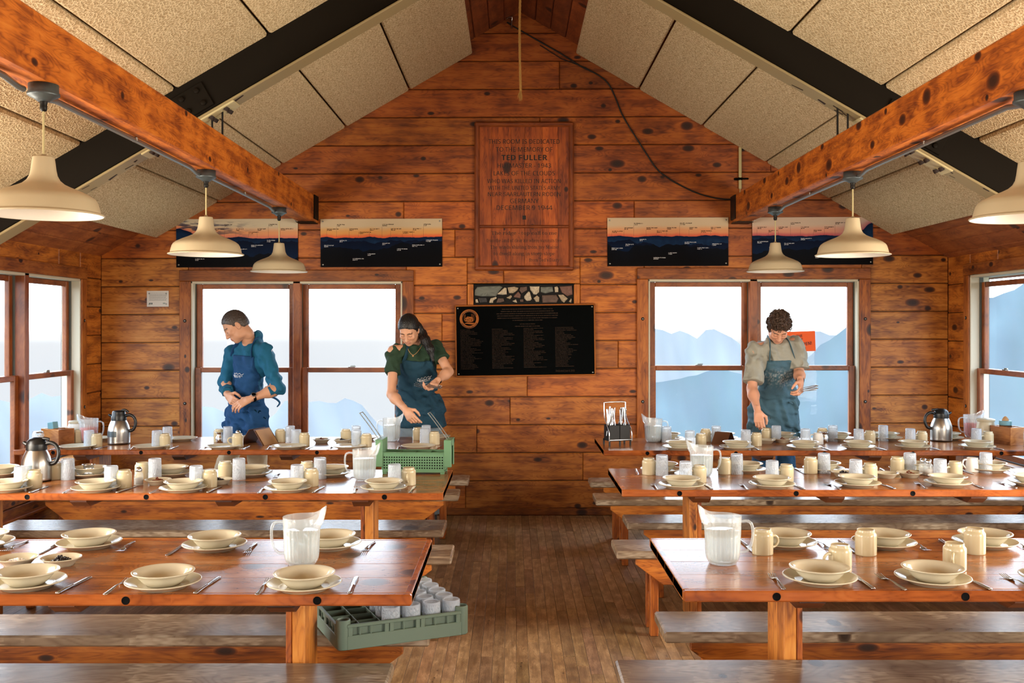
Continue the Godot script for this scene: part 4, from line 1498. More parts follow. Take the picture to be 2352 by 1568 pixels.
	for tx in [-0.043, -0.034, 0.02, 0.03, 0.041]:
		cab.box(mv(ex + tx, ey + 0.012, 0.0228), Vector3(0.0022, 0.07 - absf(tx) * 0.5, 0.002), 0.0)
	put(cab, "cabin_relief", M.bronze, ring)
	var cw := MB.new()
	for d in [[-0.029, -0.006], [-0.012, -0.008], [0.019, -0.01]]:
		cw.box(mv(ex + d[0], ey + d[1], 0.0254), Vector3(0.006, 0.011, 0.0012), 0.0)
	put(cw, "cabin_openings", M.plaque_black, ring)
	# the small raised print, unreadable in the photograph
	var rr := RandomNumberGenerator.new()
	rr.seed = 3
	var put_lines := func(xa: float, ya: float, n: int, step: float, lens: Array, centred: bool, hgt: float, m: Material):
		var mb := MB.new()
		for i in n:
			var l: float = lens[i] if i < lens.size() else rr.randf_range(0.07, 0.2)
			var px: float = xa - (l * 0.5 if centred else 0.0)
			var pe: float = px + l
			while px < pe:
				var ww := rr.randf_range(0.002, 0.0045)
				mb.box(mv(px + ww * 0.5, ya - i * step, 0.0226), Vector3(ww, hgt * rr.randf_range(0.6, 1.0), 0.0012), 0.0)
				px += ww + (0.0015 if rr.randf() < 0.82 else 0.005)
		put(mb, "raised_print", m, q)
	put_lines.call(0.02, 0.266, 6, 0.019, [0.43, 0.45, 0.52, 0.51, 0.51, 0.25], true, 0.009, M.bronze_dim)
	put_lines.call(0.02, 0.139, 2, 0.019, [0.13, 0.21], true, 0.008, M.bronze_dim)
	for c in 4:
		put_lines.call(-0.55 + c * 0.268, 0.094 + c * 0.004, 28, 0.0122, [], false, 0.006, M.bronze_dim)
	fit_letters(q, "Dedicated June 8, 2003", 0.335, -0.262, 0.022, 0.016, 0.16, M.bronze_dim, false, true)

func fit_letters(o: Node, s: String, x: float, y: float, z: float, size: float, width: float, m: Material, bold: bool, serif: bool, rot := 0.0) -> MeshInstance3D:
	var t := text_mesh(s, size, 0.0012, bold, serif)
	var w: float = t.get_aabb().size.x
	var k: float = width / maxf(w, 0.001)
	return put(t, "lettering", m, o, Transform3D(Basis(Vector3(0, 0, 1), rot) * Basis().scaled(Vector3(k, 1, 1)), Vector3(x, y, z)))

func ring_text(o: Node, s: String, ex: float, ey: float, rad: float, a0: float, a1: float, size: float) -> void:
	for i in s.length():
		if s[i] == " ": continue
		var a := deg_to_rad(lerpf(a0, a1, i / (s.length() - 1.0)))
		var p := Vector2(cos(a), sin(a)) * absf(rad)
		var rot := a - PI / 2 if rad > 0 else a + PI / 2
		put(text_mesh(s[i], size, 0.001, true), "emblem_letter", M.ink, o, Transform3D(Basis(Vector3(0, 0, 1), rot), Vector3(ex + p.x, ey + p.y, 0.0253)))

func stone_piece(o: Node, poly: PackedVector2Array, c: Color) -> void:
	var mb := MB.new()
	var ct := Vector2.ZERO
	for p in poly: ct += p
	ct /= poly.size()
	var rws := []
	for lv in [[1.0, -0.016], [1.0, -0.008], [0.93, -0.003], [0.8, 0.0], [0.45, 0.0015], [0.0, 0.002]]:
		var line := PackedVector3Array()
		for j in poly.size() * 3 + 1:
			var a := poly[(j / 3) % poly.size()]
			var b := poly[(j / 3 + 1) % poly.size()]
			var p := a.lerp(b, (j % 3) / 3.0)
			p = ct + (p - ct) * lv[0]
			line.append(Vector3(p.x, p.y, lv[1] + 0.0025 * sin(p.x * 190.0) * sin(p.y * 230.0 + p.x * 90.0)))
		line.reverse()
		rws.append(line)
	mb.col = c
	mb.grid(rws, true)
	for i in mb.c.size():
		var p := mb.v[i]
		var k := 0.85 + 0.3 * sin(p.x * 310 + 2.0 * sin(p.y * 400)) * sin(p.y * 270)
		mb.c[i] = Color(c.r * k, c.g * k, c.b * k)
	put(mb, "stone", M.stone, o)

func build_small_fixtures() -> void:
	# rope
	var o := thing("rope", "frayed straw-coloured rope hanging from the ridge", "rope", Vector3(0.051, 0, -6.5))
	for k in 3:
		var path := PackedVector3Array()
		for i in 150:
			var t := i / 149.0
			var a := t * 95.0 + k * TAU / 3
			path.append(Vector3(cos(a) * 0.0042 + sin(t * 7.0) * 0.004, 4.27 - t * 1.135, sin(a) * 0.0042))
		var mb := MB.new()
		mb.tube(path, PackedFloat32Array([0.0045]), 6)
		put(mb, "strand", M.twine, o)
	var fr := MB.new()
	for i in 26:
		var a := rng.randf() * TAU
		var l := rng.randf_range(0.03, 0.075)
		var d := rng.randf_range(0.004, 0.022)
		fr.tube(PackedVector3Array([Vector3(0.003, 3.145, 0), Vector3(cos(a) * d * 0.7, 3.14 - l * 0.5, sin(a) * d * 0.7), Vector3(cos(a) * d, 3.145 - l, sin(a) * d)]), PackedFloat32Array([0.0018, 0.0013, 0.0006]), 5)
	put(fr, "frayed_end", M.twine, o)
	# black cable draped over the gable boards
	var cp := [1165, 52, 1180, 62, 1232, 92, 1285, 122, 1332, 152, 1372, 172, 1396, 192, 1412, 222, 1428, 262, 1450, 300, 1482, 350, 1508, 388, 1535, 410, 1570, 430, 1610, 447, 1655, 457, 1695, 458]
	var c3 := Curve3D.new()
	for i in range(0, cp.size(), 2):
		var p := Vector3((cp[i] - 1177.0) / 270.0, 1.6 + (750.0 - cp[i + 1]) / 270.0, WZ + 0.012)
		var tg := Vector3.ZERO
		if i > 0 and i < cp.size() - 2:
			tg = Vector3(cp[i + 2] - cp[i - 2], cp[i - 1] - cp[i + 3], 0) / 270.0 / 6.0
		c3.add_point(p, -tg, tg)
	var mb := MB.new()
	mb.tube(c3.tessellate(4, 2.0), PackedFloat32Array([0.0062]), 8)
	var cab := thing("cable", "black cable sagging from the ridge to the right beam end across the boards", "cable")
	put(mb, "wire", M.cable, cab)
	var m2 := MB.new()
	m2.tube(PackedVector3Array([Vector3(0.235, 3.99, WZ + 0.01), Vector3(0.42, 3.87, WZ + 0.02), Vector3(0.62, 3.8, WZ + 0.012), Vector3(0.78, 3.705, WZ + 0.014)]), PackedFloat32Array([0.004]), 6)
	put(m2, "loose_wire", M.cable, cab)
	# small bright metal hook at the ridge
	var sk := thing("ridge_hook", "small bright metal hook under the ridge beside the cable", "hook", Vector3(-0.035, 4.19, WZ + 0.02))
	var m3 := MB.new()
	m3.tube(PackedVector3Array([Vector3(-0.02, 0.005, 0.04), Vector3(0.0, 0.03, 0.03), Vector3(0.03, 0.035, 0.01), Vector3(0.03, 0.0, 0.0), Vector3(0.028, -0.06, 0.0)]), PackedFloat32Array([0.008]), 8)
	put(m3, "hook_bar", M.chrome, sk)
	# cream pipe with black clip by the right beam
	var pp := thing("pipe", "cream plastic pipe with black clip and short wire beside the right beam end", "pipe", Vector3(1.932, 0, WZ + 0.022))
	var m4 := MB.new()
	m4.lathe(mv(0, 0, 0), pts([0.0, 2.77, 0.013, 2.77, 0.013, 3.12, 0.0, 3.12]), 14)
	put(m4, "tube", M.pvc, pp)
	var m5 := MB.new()
	m5.box(mv(0, 2.853, 0.0), Vector3(0.05, 0.022, 0.04), 0.008)
	m5.box(mv(0.05, 2.856, -0.01), Vector3(0.05, 0.016, 0.012), 0.005)
	m5.box(mv(-0.035, 2.853, -0.01), Vector3(0.03, 0.022, 0.012), 0.005)
	put(m5, "clip", M.black, pp)
	var m6 := MB.new()
	m6.tube(PackedVector3Array([Vector3(0, 2.772, 0), Vector3(-0.002, 2.74, 0), Vector3(0.008, 2.70, 0.004), Vector3(0.016, 2.672, 0.006)]), PackedFloat32Array([0.0035]), 6)
	put(m6, "short_wire", M.pvc, pp)
	# hand-lettered orange note taped to the pane
	var nt := thing("orange_note", "orange hand-lettered note taped to the window pane behind the curly-haired person", "note", Vector3(2.505, 1.475, WZ - 0.061))
	nt.rotation.z = 0.035
	var m7 := MB.new()
	m7.box(mv(-0.03, 0, 0), Vector3(0.24, 0.172, 0.0012), 0.0)
	put(m7, "sheet", M.orange_paper, nt)
	var m8 := MB.new()
	m8.box(mv(0.062, 0.072, 0.0012), Vector3(0.045, 0.02, 0.0006), 0.0)
	put(m8, "tape", M.orange_paper, nt)
	fit_letters(nt, "THE", -0.045, 0.046, 0.0014, 0.024, 0.05, M.marker, true, false, 0.05)
	fit_letters(nt, "T", -0.026, 0.012, 0.0014, 0.026, 0.018, M.marker, true, false)
	fit_letters(nt, "OPEN!", 0.008, -0.022, 0.0014, 0.028, 0.1, M.marker, true, false, 0.12)
	fit_letters(nt, "END!", -0.025, -0.062, 0.0014, 0.024, 0.06, M.marker, true, false, 0.08)

# ================================================================= things on the tables
func child(o: Node3D, called: String) -> Node3D:
	var n := Node3D.new()
	n.name = nm(called, o)
	o.add_child(n, true)
	return n

func lathed(called: String, m: Material, o: Node, prof: Array, seg := 32, xf := Transform3D(), us := 1.0, vs := 1.0) -> MeshInstance3D:
	var mb := MB.new()
	mb.lathe(xf, pts(prof), seg, us, vs)
	return put(mb, called, m, o)

func tubed(called: String, m: Material, o: Node, p: Array, rad: Array, seg := 8, flat := 1.0) -> MeshInstance3D:
	var c := Curve3D.new()
	for i in p.size():
		var tg := Vector3.ZERO
		if i > 0 and i < p.size() - 1: tg = (p[i + 1] - p[i - 1]) / 6.0
		c.add_point(p[i], -tg, tg)
	var pa := PackedVector3Array()
	var ra := PackedFloat32Array()
	var n := (p.size() - 1) * 5
	for i in n + 1:
		var f := i / 5.0
		var k := mini(int(f), p.size() - 2)
		pa.append(c.sample(k, f - k))
		ra.append(lerpf(rad[mini(k, rad.size() - 1)], rad[mini(k + 1, rad.size() - 1)], f - k))
	var mb := MB.new()
	mb.tube(pa, ra, seg, true, flat)
	return put(mb, called, m, o)

func make_mug() -> Node3D:
	var o := thing("mug", "", "mug", Vector3.ZERO, "upturned mugs on the tables")
	lathed("body", M.mug_glaze, o, [0.0335, 0.003, 0.0345, 0.0, 0.0375, 0.0, 0.0385, 0.004, 0.0385, 0.068, 0.0378, 0.076, 0.0345, 0.0815, 0.0322, 0.083, 0.0318, 0.085, 0.0318, 0.0905, 0.0305, 0.093, 0.028, 0.093, 0.0265, 0.090, 0, 0.0895], 36)
	tubed("handle", M.mug_glaze, o, [Vector3(0.0365, 0.062, 0), Vector3(0.052, 0.064, 0), Vector3(0.064, 0.055, 0), Vector3(0.066, 0.04, 0), Vector3(0.056, 0.026, 0), Vector3(0.0365, 0.021, 0)], [0.0058, 0.005, 0.005, 0.005, 0.005, 0.0058], 8)
	return o

func make_tumbler() -> Node3D:
	var o := thing("tumbler", "", "tumbler", Vector3.ZERO, "upturned clear tumblers on the tables")
	lathed("wall", M.tumbler, o, [0.0335, 0.0, 0.0362, 0.0, 0.0364, 0.003, 0.0338, 0.108, 0.0325, 0.1135, 0.030, 0.115, 0.0275, 0.1145, 0.0265, 0.111, 0.0, 0.110], 28, Transform3D(), 1.0, 1.0)
	lathed("inside", M.jar_glass, o, [0.0338, 0.001, 0.0316, 0.098, 0.028, 0.103, 0.0, 0.104], 24)
	return o

func pitcher_rows(inset: float, y0: float) -> Array:
	var rws := []
	var ys := [0.0, 0.0, 0.004, 0.014, 0.026, 0.045, 0.07, 0.1, 0.13, 0.137, 0.139, 0.15, 0.16, 0.167, 0.17]
	var rs := [0.001, 0.046, 0.049, 0.055, 0.0585, 0.06, 0.061, 0.062, 0.0632, 0.0635, 0.0648, 0.0652, 0.0656, 0.066, 0.066]
	for i in ys.size():
		var line := PackedVector3Array()
		for j in 97:
			var a := TAU * (j % 96) / 96
			var fl: float = 0.0016 * (cos(a * 24.0)) * smoothstep(0.01, 0.03, ys[i]) * (1.0 - smoothstep(0.13, 0.138, ys[i]))
			var s: float = pow(maxf(cos(a), 0.0), 5.0) * smoothstep(0.125, 0.17, ys[i])
			var r: float = rs[i] + fl - inset + 0.022 * s
			r = maxf(r, 0.0005)
			line.append(Vector3(cos(a) * r, maxf(ys[i], y0) + 0.032 * s * smoothstep(0.14, 0.17, ys[i]) + 0.006 * pow(maxf(cos(a), 0.0), 1.0) * smoothstep(0.15, 0.17, ys[i]), sin(a) * r))
		rws.append(line)
	return rws

func make_pitcher(called: String, liquid: Material, level: float) -> Node3D:
	var o := thing(called, "", "pitcher", Vector3.ZERO, "plastic pitchers on the tables")
	var mb := MB.new()
	mb.grid(pitcher_rows(0.0, 0.0), true)
	put(mb, "jug_wall", M.pitcher, o)
	var m2 := MB.new()
	m2.grid(pitcher_rows(0.0032, 0.005), true)
	put(m2, "inner_wall", M.inner_clear, o)
	lathed("liquid", liquid, o, [0.0, 0.006, 0.044, 0.006, 0.052, 0.02, 0.0555, 0.045, 0.0575, level * 0.8, 0.0578, level, 0.0, level], 32)
	tubed("handle", M.pitcher, o, [Vector3(-0.062, 0.148, 0), Vector3(-0.085, 0.15, 0), Vector3(-0.103, 0.138, 0), Vector3(-0.107, 0.1, 0), Vector3(-0.099, 0.062, 0), Vector3(-0.082, 0.042, 0), Vector3(-0.061, 0.04, 0)], [0.009, 0.0085, 0.0085, 0.0085, 0.0085, 0.0085, 0.009], 8, 0.62)
	return o

func make_thermos(dome: bool) -> Node3D:
	var o := thing("thermos_jug", "", "thermos jug", Vector3.ZERO, "steel thermos jugs")
	lathed("foot", M.dark_plastic, o, [0.0, 0.0, 0.072, 0.0, 0.074, 0.006, 0.0745, 0.007], 32)
	lathed("body", M.brushed, o, [0.0745, 0.006, 0.0765, 0.009, 0.0765, 0.02, 0.0755, 0.0215, 0.0765, 0.023, 0.0768, 0.085, 0.0745, 0.108, 0.069, 0.13, 0.061, 0.15, 0.054, 0.164, 0.050, 0.171], 40)
	if dome:
		lathed("lid", M.dark_plastic, o, [0.05, 0.168, 0.0535, 0.17, 0.0535, 0.199, 0.052, 0.203, 0.047, 0.219, 0.036, 0.231, 0.02, 0.238, 0, 0.24], 32)
	else:
		lathed("lid", M.dark_plastic, o, [0.05, 0.168, 0.053, 0.17, 0.052, 0.2, 0.047, 0.205, 0.045, 0.228, 0.042, 0.236, 0.03, 0.24, 0, 0.241], 32)
	tubed("spout", M.dark_plastic, o, [Vector3(-0.04, 0.196, 0), Vector3(-0.06, 0.203, 0), Vector3(-0.073, 0.211, 0)], [0.016, 0.011, 0.007], 8)
	tubed("handle", M.dark_plastic, o, [Vector3(0.044, 0.2, 0), Vector3(0.075, 0.208, 0), Vector3(0.104, 0.195, 0), Vector3(0.119, 0.165, 0), Vector3(0.117, 0.13, 0), Vector3(0.1, 0.1, 0), Vector3(0.077, 0.094, 0)], [0.01, 0.0095, 0.009, 0.009, 0.009, 0.009, 0.01], 8, 1.2)
	tubed("lever", M.dark_plastic, o, [Vector3(0.02, 0.226 if dome else 0.238, 0), Vector3(0.045, 0.23 if dome else 0.242, 0), Vector3(0.07, 0.226, 0)], [0.006, 0.006, 0.005], 6, 1.6)
	var lb := MB.new()
	lb.grid(_arc_patch(0.0772, 0.055, 0.095, PI * 0.45, PI * 0.95), false)
	put(lb, "worn_label", M.box_grey, o)
	return o

func _arc_patch(r: float, y0: float, y1: float, a0: float, a1: float) -> Array:
	var rws := []
	for y in [y0, y1]:
		var l := PackedVector3Array()
		for j in 13:
			var a := lerpf(a0, a1, j / 12.0)
			l.append(Vector3(cos(a) * r, y, sin(a) * r))
		rws.append(l)
	return rws

func make_dish(what: String) -> Node3D:
	var o := thing("small_dish", "", "dish", Vector3.ZERO, "small side dishes")
	lathed("dish", M.crockery, o, [0.0, 0.003, 0.034, 0.003, 0.037, 0.0, 0.042, 0.0, 0.045, 0.006, 0.058, 0.02, 0.068, 0.026, 0.0695, 0.0285, 0.067, 0.03, 0.056, 0.0235, 0.042, 0.011, 0.03, 0.008, 0, 0.007], 36)
	if what == "empty":
		return o
	var r := RandomNumberGenerator.new()
	r.seed = what.length() * 17
	var mb := MB.new()
	var n: int = {"berry": 70, "nut": 90, "rice": 110}[what]
	for i in n:
		var a := r.randf() * TAU
		var d := sqrt(r.randf()) * 0.036
		var y := 0.014 + (0.028 if what != "rice" else 0.012) * maxf(0.0, 1.0 - d / 0.036) * r.randf_range(0.4, 1.0)
		var s: float = r.randf_range(0.0042, 0.0058) if what == "berry" else r.randf_range(0.003, 0.006)
		var k := r.randf_range(0.6, 1.5)
		mb.col = Color(k, k * r.randf_range(0.7, 1.3), k)
		var bs := Basis.from_euler(Vector3(r.randf() * 6, r.randf() * 6, 0)).scaled(Vector3(1.0, 0.8, 1.0) if what == "berry" else Vector3(1.2, 0.6, 0.7))
		mb.lathe(Transform3D(bs, Vector3(cos(a) * d, y, sin(a) * d)), PackedVector2Array([Vector2(0, -s), Vector2(s * 0.7, -s * 0.7), Vector2(s, 0), Vector2(s * 0.7, s * 0.7), Vector2(0, s)]), 7)
	var p := put(mb, {"berry": "berries", "nut": "granola", "rice": "white_flakes"}[what], {"berry": M.berry, "nut": M.nut, "rice": M.salt}[what], o)
	p.set_meta("kind", "stuff")
	return o

func make_fork() -> Node3D:
	var o := thing("fork", "", "fork", Vector3.ZERO, "forks beside the plates")
	tubed("handle", M.chrome, o, [Vector3(0, 0.002, 0.095), Vector3(0, 0.003, 0.09), Vector3(0, 0.005, 0.05), Vector3(0, 0.009, 0.0), Vector3(0, 0.006, -0.03)], [0.004, 0.0085, 0.0065, 0.0034, 0.004], 8, 0.28)
	tubed("head", M.chrome, o, [Vector3(0, 0.006, -0.028), Vector3(0, 0.003, -0.038), Vector3(0, 0.002, -0.05)], [0.004, 0.0115, 0.0125], 8, 0.16)
	for i in 4:
		tubed("tine", M.chrome, o, [Vector3(-0.0105 + i * 0.007, 0.002, -0.047), Vector3(-0.0105 + i * 0.007, 0.003, -0.07), Vector3(-0.0105 + i * 0.007, 0.008, -0.095)], [0.0019, 0.0018, 0.0011], 5, 0.6)
	return o

func make_knife() -> Node3D:
	var o := thing("table_knife", "", "knife", Vector3.ZERO, "knives beside the plates")
	tubed("handle", M.chrome, o, [Vector3(0, 0.004, 0.105), Vector3(0, 0.004, 0.1), Vector3(0, 0.0045, 0.05), Vector3(0, 0.004, 0.005)], [0.004, 0.008, 0.007, 0.006], 8, 0.5)
	tubed("blade", M.chrome, o, [Vector3(0, 0.004, 0.008), Vector3(0, 0.003, -0.01), Vector3(0.001, 0.003, -0.06), Vector3(0.002, 0.003, -0.095), Vector3(0.003, 0.003, -0.108)], [0.006, 0.0085, 0.0095, 0.009, 0.003], 8, 0.12)
	return o

func order(l: Array, x0: float) -> Array:
	var idx := range(l.size())
	idx.sort_custom(func(a, b): return absf(l[a][0] - x0) < absf(l[b][0] - x0))
	var rank := []
	rank.resize(l.size())
	for i in idx.size(): rank[idx[i]] = i
	return rank

func build_tableware() -> void:
	var plate := thing("dinner_plate", "", "plate", Vector3.ZERO, "beige dinner plates")
	lathed("plate", M.crockery, plate, [0.0, 0.003, 0.066, 0.003, 0.069, 0.0, 0.076, 0.0, 0.079, 0.004, 0.098, 0.012, 0.117, 0.0195, 0.1195, 0.0215, 0.119, 0.0238, 0.1155, 0.0238, 0.097, 0.0168, 0.083, 0.0105, 0.077, 0.0092, 0.0, 0.009], 56)
	var bowl := thing("cereal_bowl", "", "bowl", Vector3.ZERO, "beige rimmed bowls on the plates")
	lathed("bowl", M.crockery, bowl, [0.0, 0.003, 0.042, 0.003, 0.046, 0.0, 0.052, 0.0, 0.054, 0.003, 0.066, 0.013, 0.078, 0.027, 0.0835, 0.036, 0.093, 0.0385, 0.0975, 0.0405, 0.0985, 0.043, 0.096, 0.0448, 0.086, 0.0425, 0.0785, 0.035, 0.066, 0.018, 0.05, 0.0085, 0.0, 0.0065], 56)
	var mug := make_mug()
	var tum := make_tumbler()
	var fork := make_fork()
	var knife := make_knife()
	var first := {}
	var place := func(src: Node3D, label: String, at: Vector3, turn: float) -> Node3D:
		var key := src.get_instance_id()
		if not first.has(key):
			first[key] = true
			src.position = at
			src.rotation.y = turn
			src.set_meta("label", label)
			return src
		return copy(src, String(src.name), label, at, turn)
	for t in SET:
		var d = SET[t]
		var x0: float = TAB[t][0]
		var tn: String = TNAME[t]
		for row in ["b", "f"]:
			if not d.has("plate_" + row): continue
			var l: Array = d["plate_" + row]
			var rk := order(l, x0)
			var sd := "window side" if row == "b" else "viewer side"
			for i in l.size():
				var p := Vector3(l[i][0], HT, l[i][1])
				var nth: String = ORD[rk[i]]
				place.call(plate, "beige dinner plate %s from the aisle on the %s of the %s" % [nth, sd, tn], p, rng.randf() * 6)
				if t != "XL":
					place.call(bowl, "beige rimmed bowl %s from the aisle on the %s of the %s" % [nth, sd, tn], p + Vector3(0, 0.0093, 0), rng.randf() * 6)
				if row == "b" and t[0] == "X": continue
				var back: bool = row == "b"
				var s := -1.0 if back else 1.0
				var lo: float = TAB[t][3] + 0.1
				var hi: float = TAB[t][2] - 0.1
				var fz := clampf(p.z + (0.01 if back else 0.0) + rng.randf_range(-0.012, 0.012), lo, hi)
				if not (t == "XR"):
					place.call(fork, "steel fork at the plate %s from the aisle, %s of the %s" % [nth, sd, tn], Vector3(p.x - s * (0.138 + rng.randf_range(-0.006, 0.01)), HT, fz + s * 0.01), (PI if back else 0.0) + rng.randf_range(-0.12, 0.12))
				if not (t == "ML" and back and rk[i] < 2):
					place.call(knife, "steel knife at the plate %s from the aisle, %s of the %s" % [nth, sd, tn], Vector3(p.x + s * (0.141 + rng.randf_range(-0.006, 0.01)), HT, clampf(fz, TAB[t][3] + 0.112, TAB[t][2] - 0.112)), (PI if back else 0.0) + rng.randf_range(-0.1, 0.1))
		if d.has("mug"):
			var l: Array = d["mug"]
			var rk := order(l, x0)
			for i in l.size():
				place.call(mug, "upturned beige mug, %s from the aisle on the %s" % [ORD[rk[i]], tn], Vector3(l[i][0], HT, l[i][1]), deg_to_rad(l[i][2]))
		if d.has("tumbler"):
			var l: Array = d["tumbler"]
			var rk := order(l, x0)
			for i in l.size():
				place.call(tum, "upturned pebbled clear tumbler, %s from the aisle on the %s" % [ORD[rk[i]], tn], Vector3(l[i][0], HT, l[i][1]), rng.randf() * 6)
		for k in ["pitcher", "juice"]:
			if not d.has(k): continue
			for e in d[k]:
				var o := make_pitcher("pitcher", M.water if k == "pitcher" else M.juice, 0.118 if k == "pitcher" else 0.108)
				o.set_meta("label", ("fluted clear water pitcher on the " if k == "pitcher" else "pitcher of red juice on the ") + tn)
				var sc := 1.0
				o.position = Vector3(e[0], HT, e[1])
				o.rotation.y = deg_to_rad(e[2] - 180.0)
		if d.has("thermos"):
			for e in d["thermos"]:
				var o := make_thermos(t != "XL")
				o.set_meta("label", "steel thermos jug with black lid and handle on the " + tn)
				o.position = Vector3(e[0], HT, e[1])
				o.rotation.y = deg_to_rad(e[2])
		if d.has("dish"):
			for e in d["dish"]:
				var o := make_dish(e[2])
				o.set_meta("label", "small dish " + {"berry": "heaped with dark berries", "nut": "heaped with brown granola", "rice": "of white flakes", "empty": "left empty"}[e[2]] + " on the " + tn)
				o.position = Vector3(e[0], HT, e[1])
		if d.has("creamer"):
			for e in d["creamer"]:
				var o := thing("creamer", "waisted steel creamer on the " + tn, "creamer", Vector3(e[0], HT, e[1]), "steel creamers")
				lathed("cup", M.chrome, o, [0.0, 0.0, 0.026, 0.0, 0.031, 0.004, 0.034, 0.02, 0.033, 0.035, 0.028, 0.05, 0.026, 0.058, 0.03, 0.068, 0.033, 0.072, 0.031, 0.0725, 0.025, 0.06, 0.027, 0.04, 0.0, 0.03], 28)
				lathed("rim", M.chrome, o, [0.031, 0.07, 0.0345, 0.071, 0.0345, 0.074, 0.031, 0.074], 24)
		if d.has("shaker"):
			var k := 0
			for e in d["shaker"]:
				var o := thing("salt_shaker", ["glass salt shaker with dented steel cap on the ", "second glass salt shaker, nearer the granola, on the "][k] + tn, "salt shaker", Vector3(e[0], HT, e[1]), "glass salt shakers")
				k += 1
				lathed("glass", M.jar_glass, o, [0.0, 0.0, 0.023, 0.0, 0.025, 0.003, 0.0245, 0.05, 0.021, 0.062, 0.015, 0.069, 0.014, 0.076], 10)
				lathed("salt", M.salt, o, [0.0, 0.004, 0.022, 0.004, 0.0225, 0.036, 0.0, 0.04], 10)
				lathed("cap", M.chrome, o, [0.0165, 0.071, 0.0175, 0.073, 0.0175, 0.083, 0.0145, 0.091, 0.007, 0.095, 0, 0.0955], 18)
		if d.has("jug"):
			for e in d["jug"]:
				var o := thing("milk_jug", "small white milk jug with side handle on the " + tn, "jug", Vector3(e[0], HT, e[1]), "white milk jugs")
				lathed("jug_body", M.paper, o, [0.0, 0.0, 0.036, 0.0, 0.0385, 0.004, 0.036, 0.05, 0.031, 0.075, 0.03, 0.082, 0.0275, 0.082, 0.03, 0.06, 0.034, 0.01, 0, 0.008], 28)
				tubed("handle", M.paper, o, [Vector3(-0.032, 0.07, 0), Vector3(-0.05, 0.068, 0), Vector3(-0.057, 0.045, 0), Vector3(-0.037, 0.02, 0)], [0.005], 8)
	build_basket()
	build_glass_crate(tum)
	build_caddy(fork, knife)
	build_corner_things()
	for s in [plate, bowl, mug, tum, fork, knife]:
		if not first.has(s.get_instance_id()): s.free()

func build_basket() -> void:
	# pale green perforated cutlery basket with two leaning wire handles
	var o := thing("cutlery_basket", "pale green perforated cutlery basket with two wire handles on the middle left table", "basket", Vector3(-0.56, HT, -5.735))
	o.rotation.y = -0.06
	var m: Material = M.green_crate
	var hw := 0.178
	var hd := 0.07
	var b := func(called: String, c: Vector3, s: Vector3, par: Node = null):
		var mb := MB.new()
		mb.box(mv(c.x, c.y, c.z), s, 0.002)
		return put(mb, called, m, par if par else o)
	var fw: Node = b.call("side_wall", Vector3(0, 0.067, hd), Vector3(hw * 2, 0.112, 0.004))
	b.call("side_wall", Vector3(0, 0.067, -hd), Vector3(hw * 2, 0.112, 0.004))
	b.call("floor_plate", Vector3(0, 0.012, 0), Vector3(hw * 2, 0.004, hd * 2))
	b.call("divider", Vector3(0, 0.068, 0), Vector3(hw * 2, 0.1, 0.003))
	for i in 3:
		b.call("divider", Vector3(-hw + hw * 0.5 * (i + 1), 0.068, 0), Vector3(0.003, 0.104, hd * 2))
	for i in [-1.0, 1.0]:
		for j in [-1.0, 1.0]:
			b.call("foot", Vector3(i * (hw - 0.012), 0.006, j * (hd - 0.006)), Vector3(0.024, 0.012, 0.012))
	b.call("rim", Vector3(0, 0.122, hd + 0.001), Vector3(hw * 2, 0.006, 0.009))
	b.call("rim", Vector3(0, 0.122, -hd - 0.001), Vector3(hw * 2, 0.006, 0.009))
	# rows of round holes
	var hl := MB.new()
	for i in 24:
		for j in 5:
			hl.lathe(Transform3D(Basis(Vector3.RIGHT, PI / 2), Vector3(-0.166 + i * 0.01445, 0.036 + j * 0.0152, hd + 0.002)), pts([0.0043, 0.0, 0.0043, 0.0005, 0, 0.0005]), 8)
	var hp := put(hl, "perforation", M.black, fw)
	hp.set_meta("kind", "stuff")
	for s in [-1.0, 1.0]:
		var tw := child(o, "end_tower")
		for j in [-1.0, 1.0]:
			b.call("tower_side", Vector3(s * (hw + 0.018), 0.118, j * (hd + 0.004)), Vector3(0.04, 0.152, 0.008), tw)
		b.call("tower_wall", Vector3(s * (hw + 0.002), 0.11, 0), Vector3(0.004, 0.17, hd * 2 + 0.01), tw)
		b.call("tower_top", Vector3(s * (hw + 0.036), 0.176, 0), Vector3(0.006, 0.036, hd * 2 + 0.012), tw)
		b.call("tower_side", Vector3(s * (hw + 0.036), 0.118, hd - 0.012), Vector3(0.006, 0.152, 0.028), tw)
		b.call("tower_side", Vector3(s * (hw + 0.036), 0.118, -hd + 0.012), Vector3(0.006, 0.152, 0.028), tw)
		b.call("tower_lip", Vector3(s * (hw + 0.02), 0.194, 0), Vector3(0.044, 0.005, hd * 2 + 0.016), tw)
		var hx: float = s * (hw + 0.02)
		tubed("wire_handle", M.galvanised, o, [Vector3(hx, 0.185, hd - 0.03), Vector3(hx - 0.06, 0.27, hd - 0.03), Vector3(hx - 0.112, 0.338, hd - 0.03), Vector3(hx - 0.118, 0.343, hd - 0.038), Vector3(hx - 0.118, 0.343, -hd + 0.038), Vector3(hx - 0.112, 0.338, -hd + 0.03), Vector3(hx - 0.06, 0.27, -hd + 0.03), Vector3(hx, 0.185, -hd + 0.03)], [0.0026], 7)

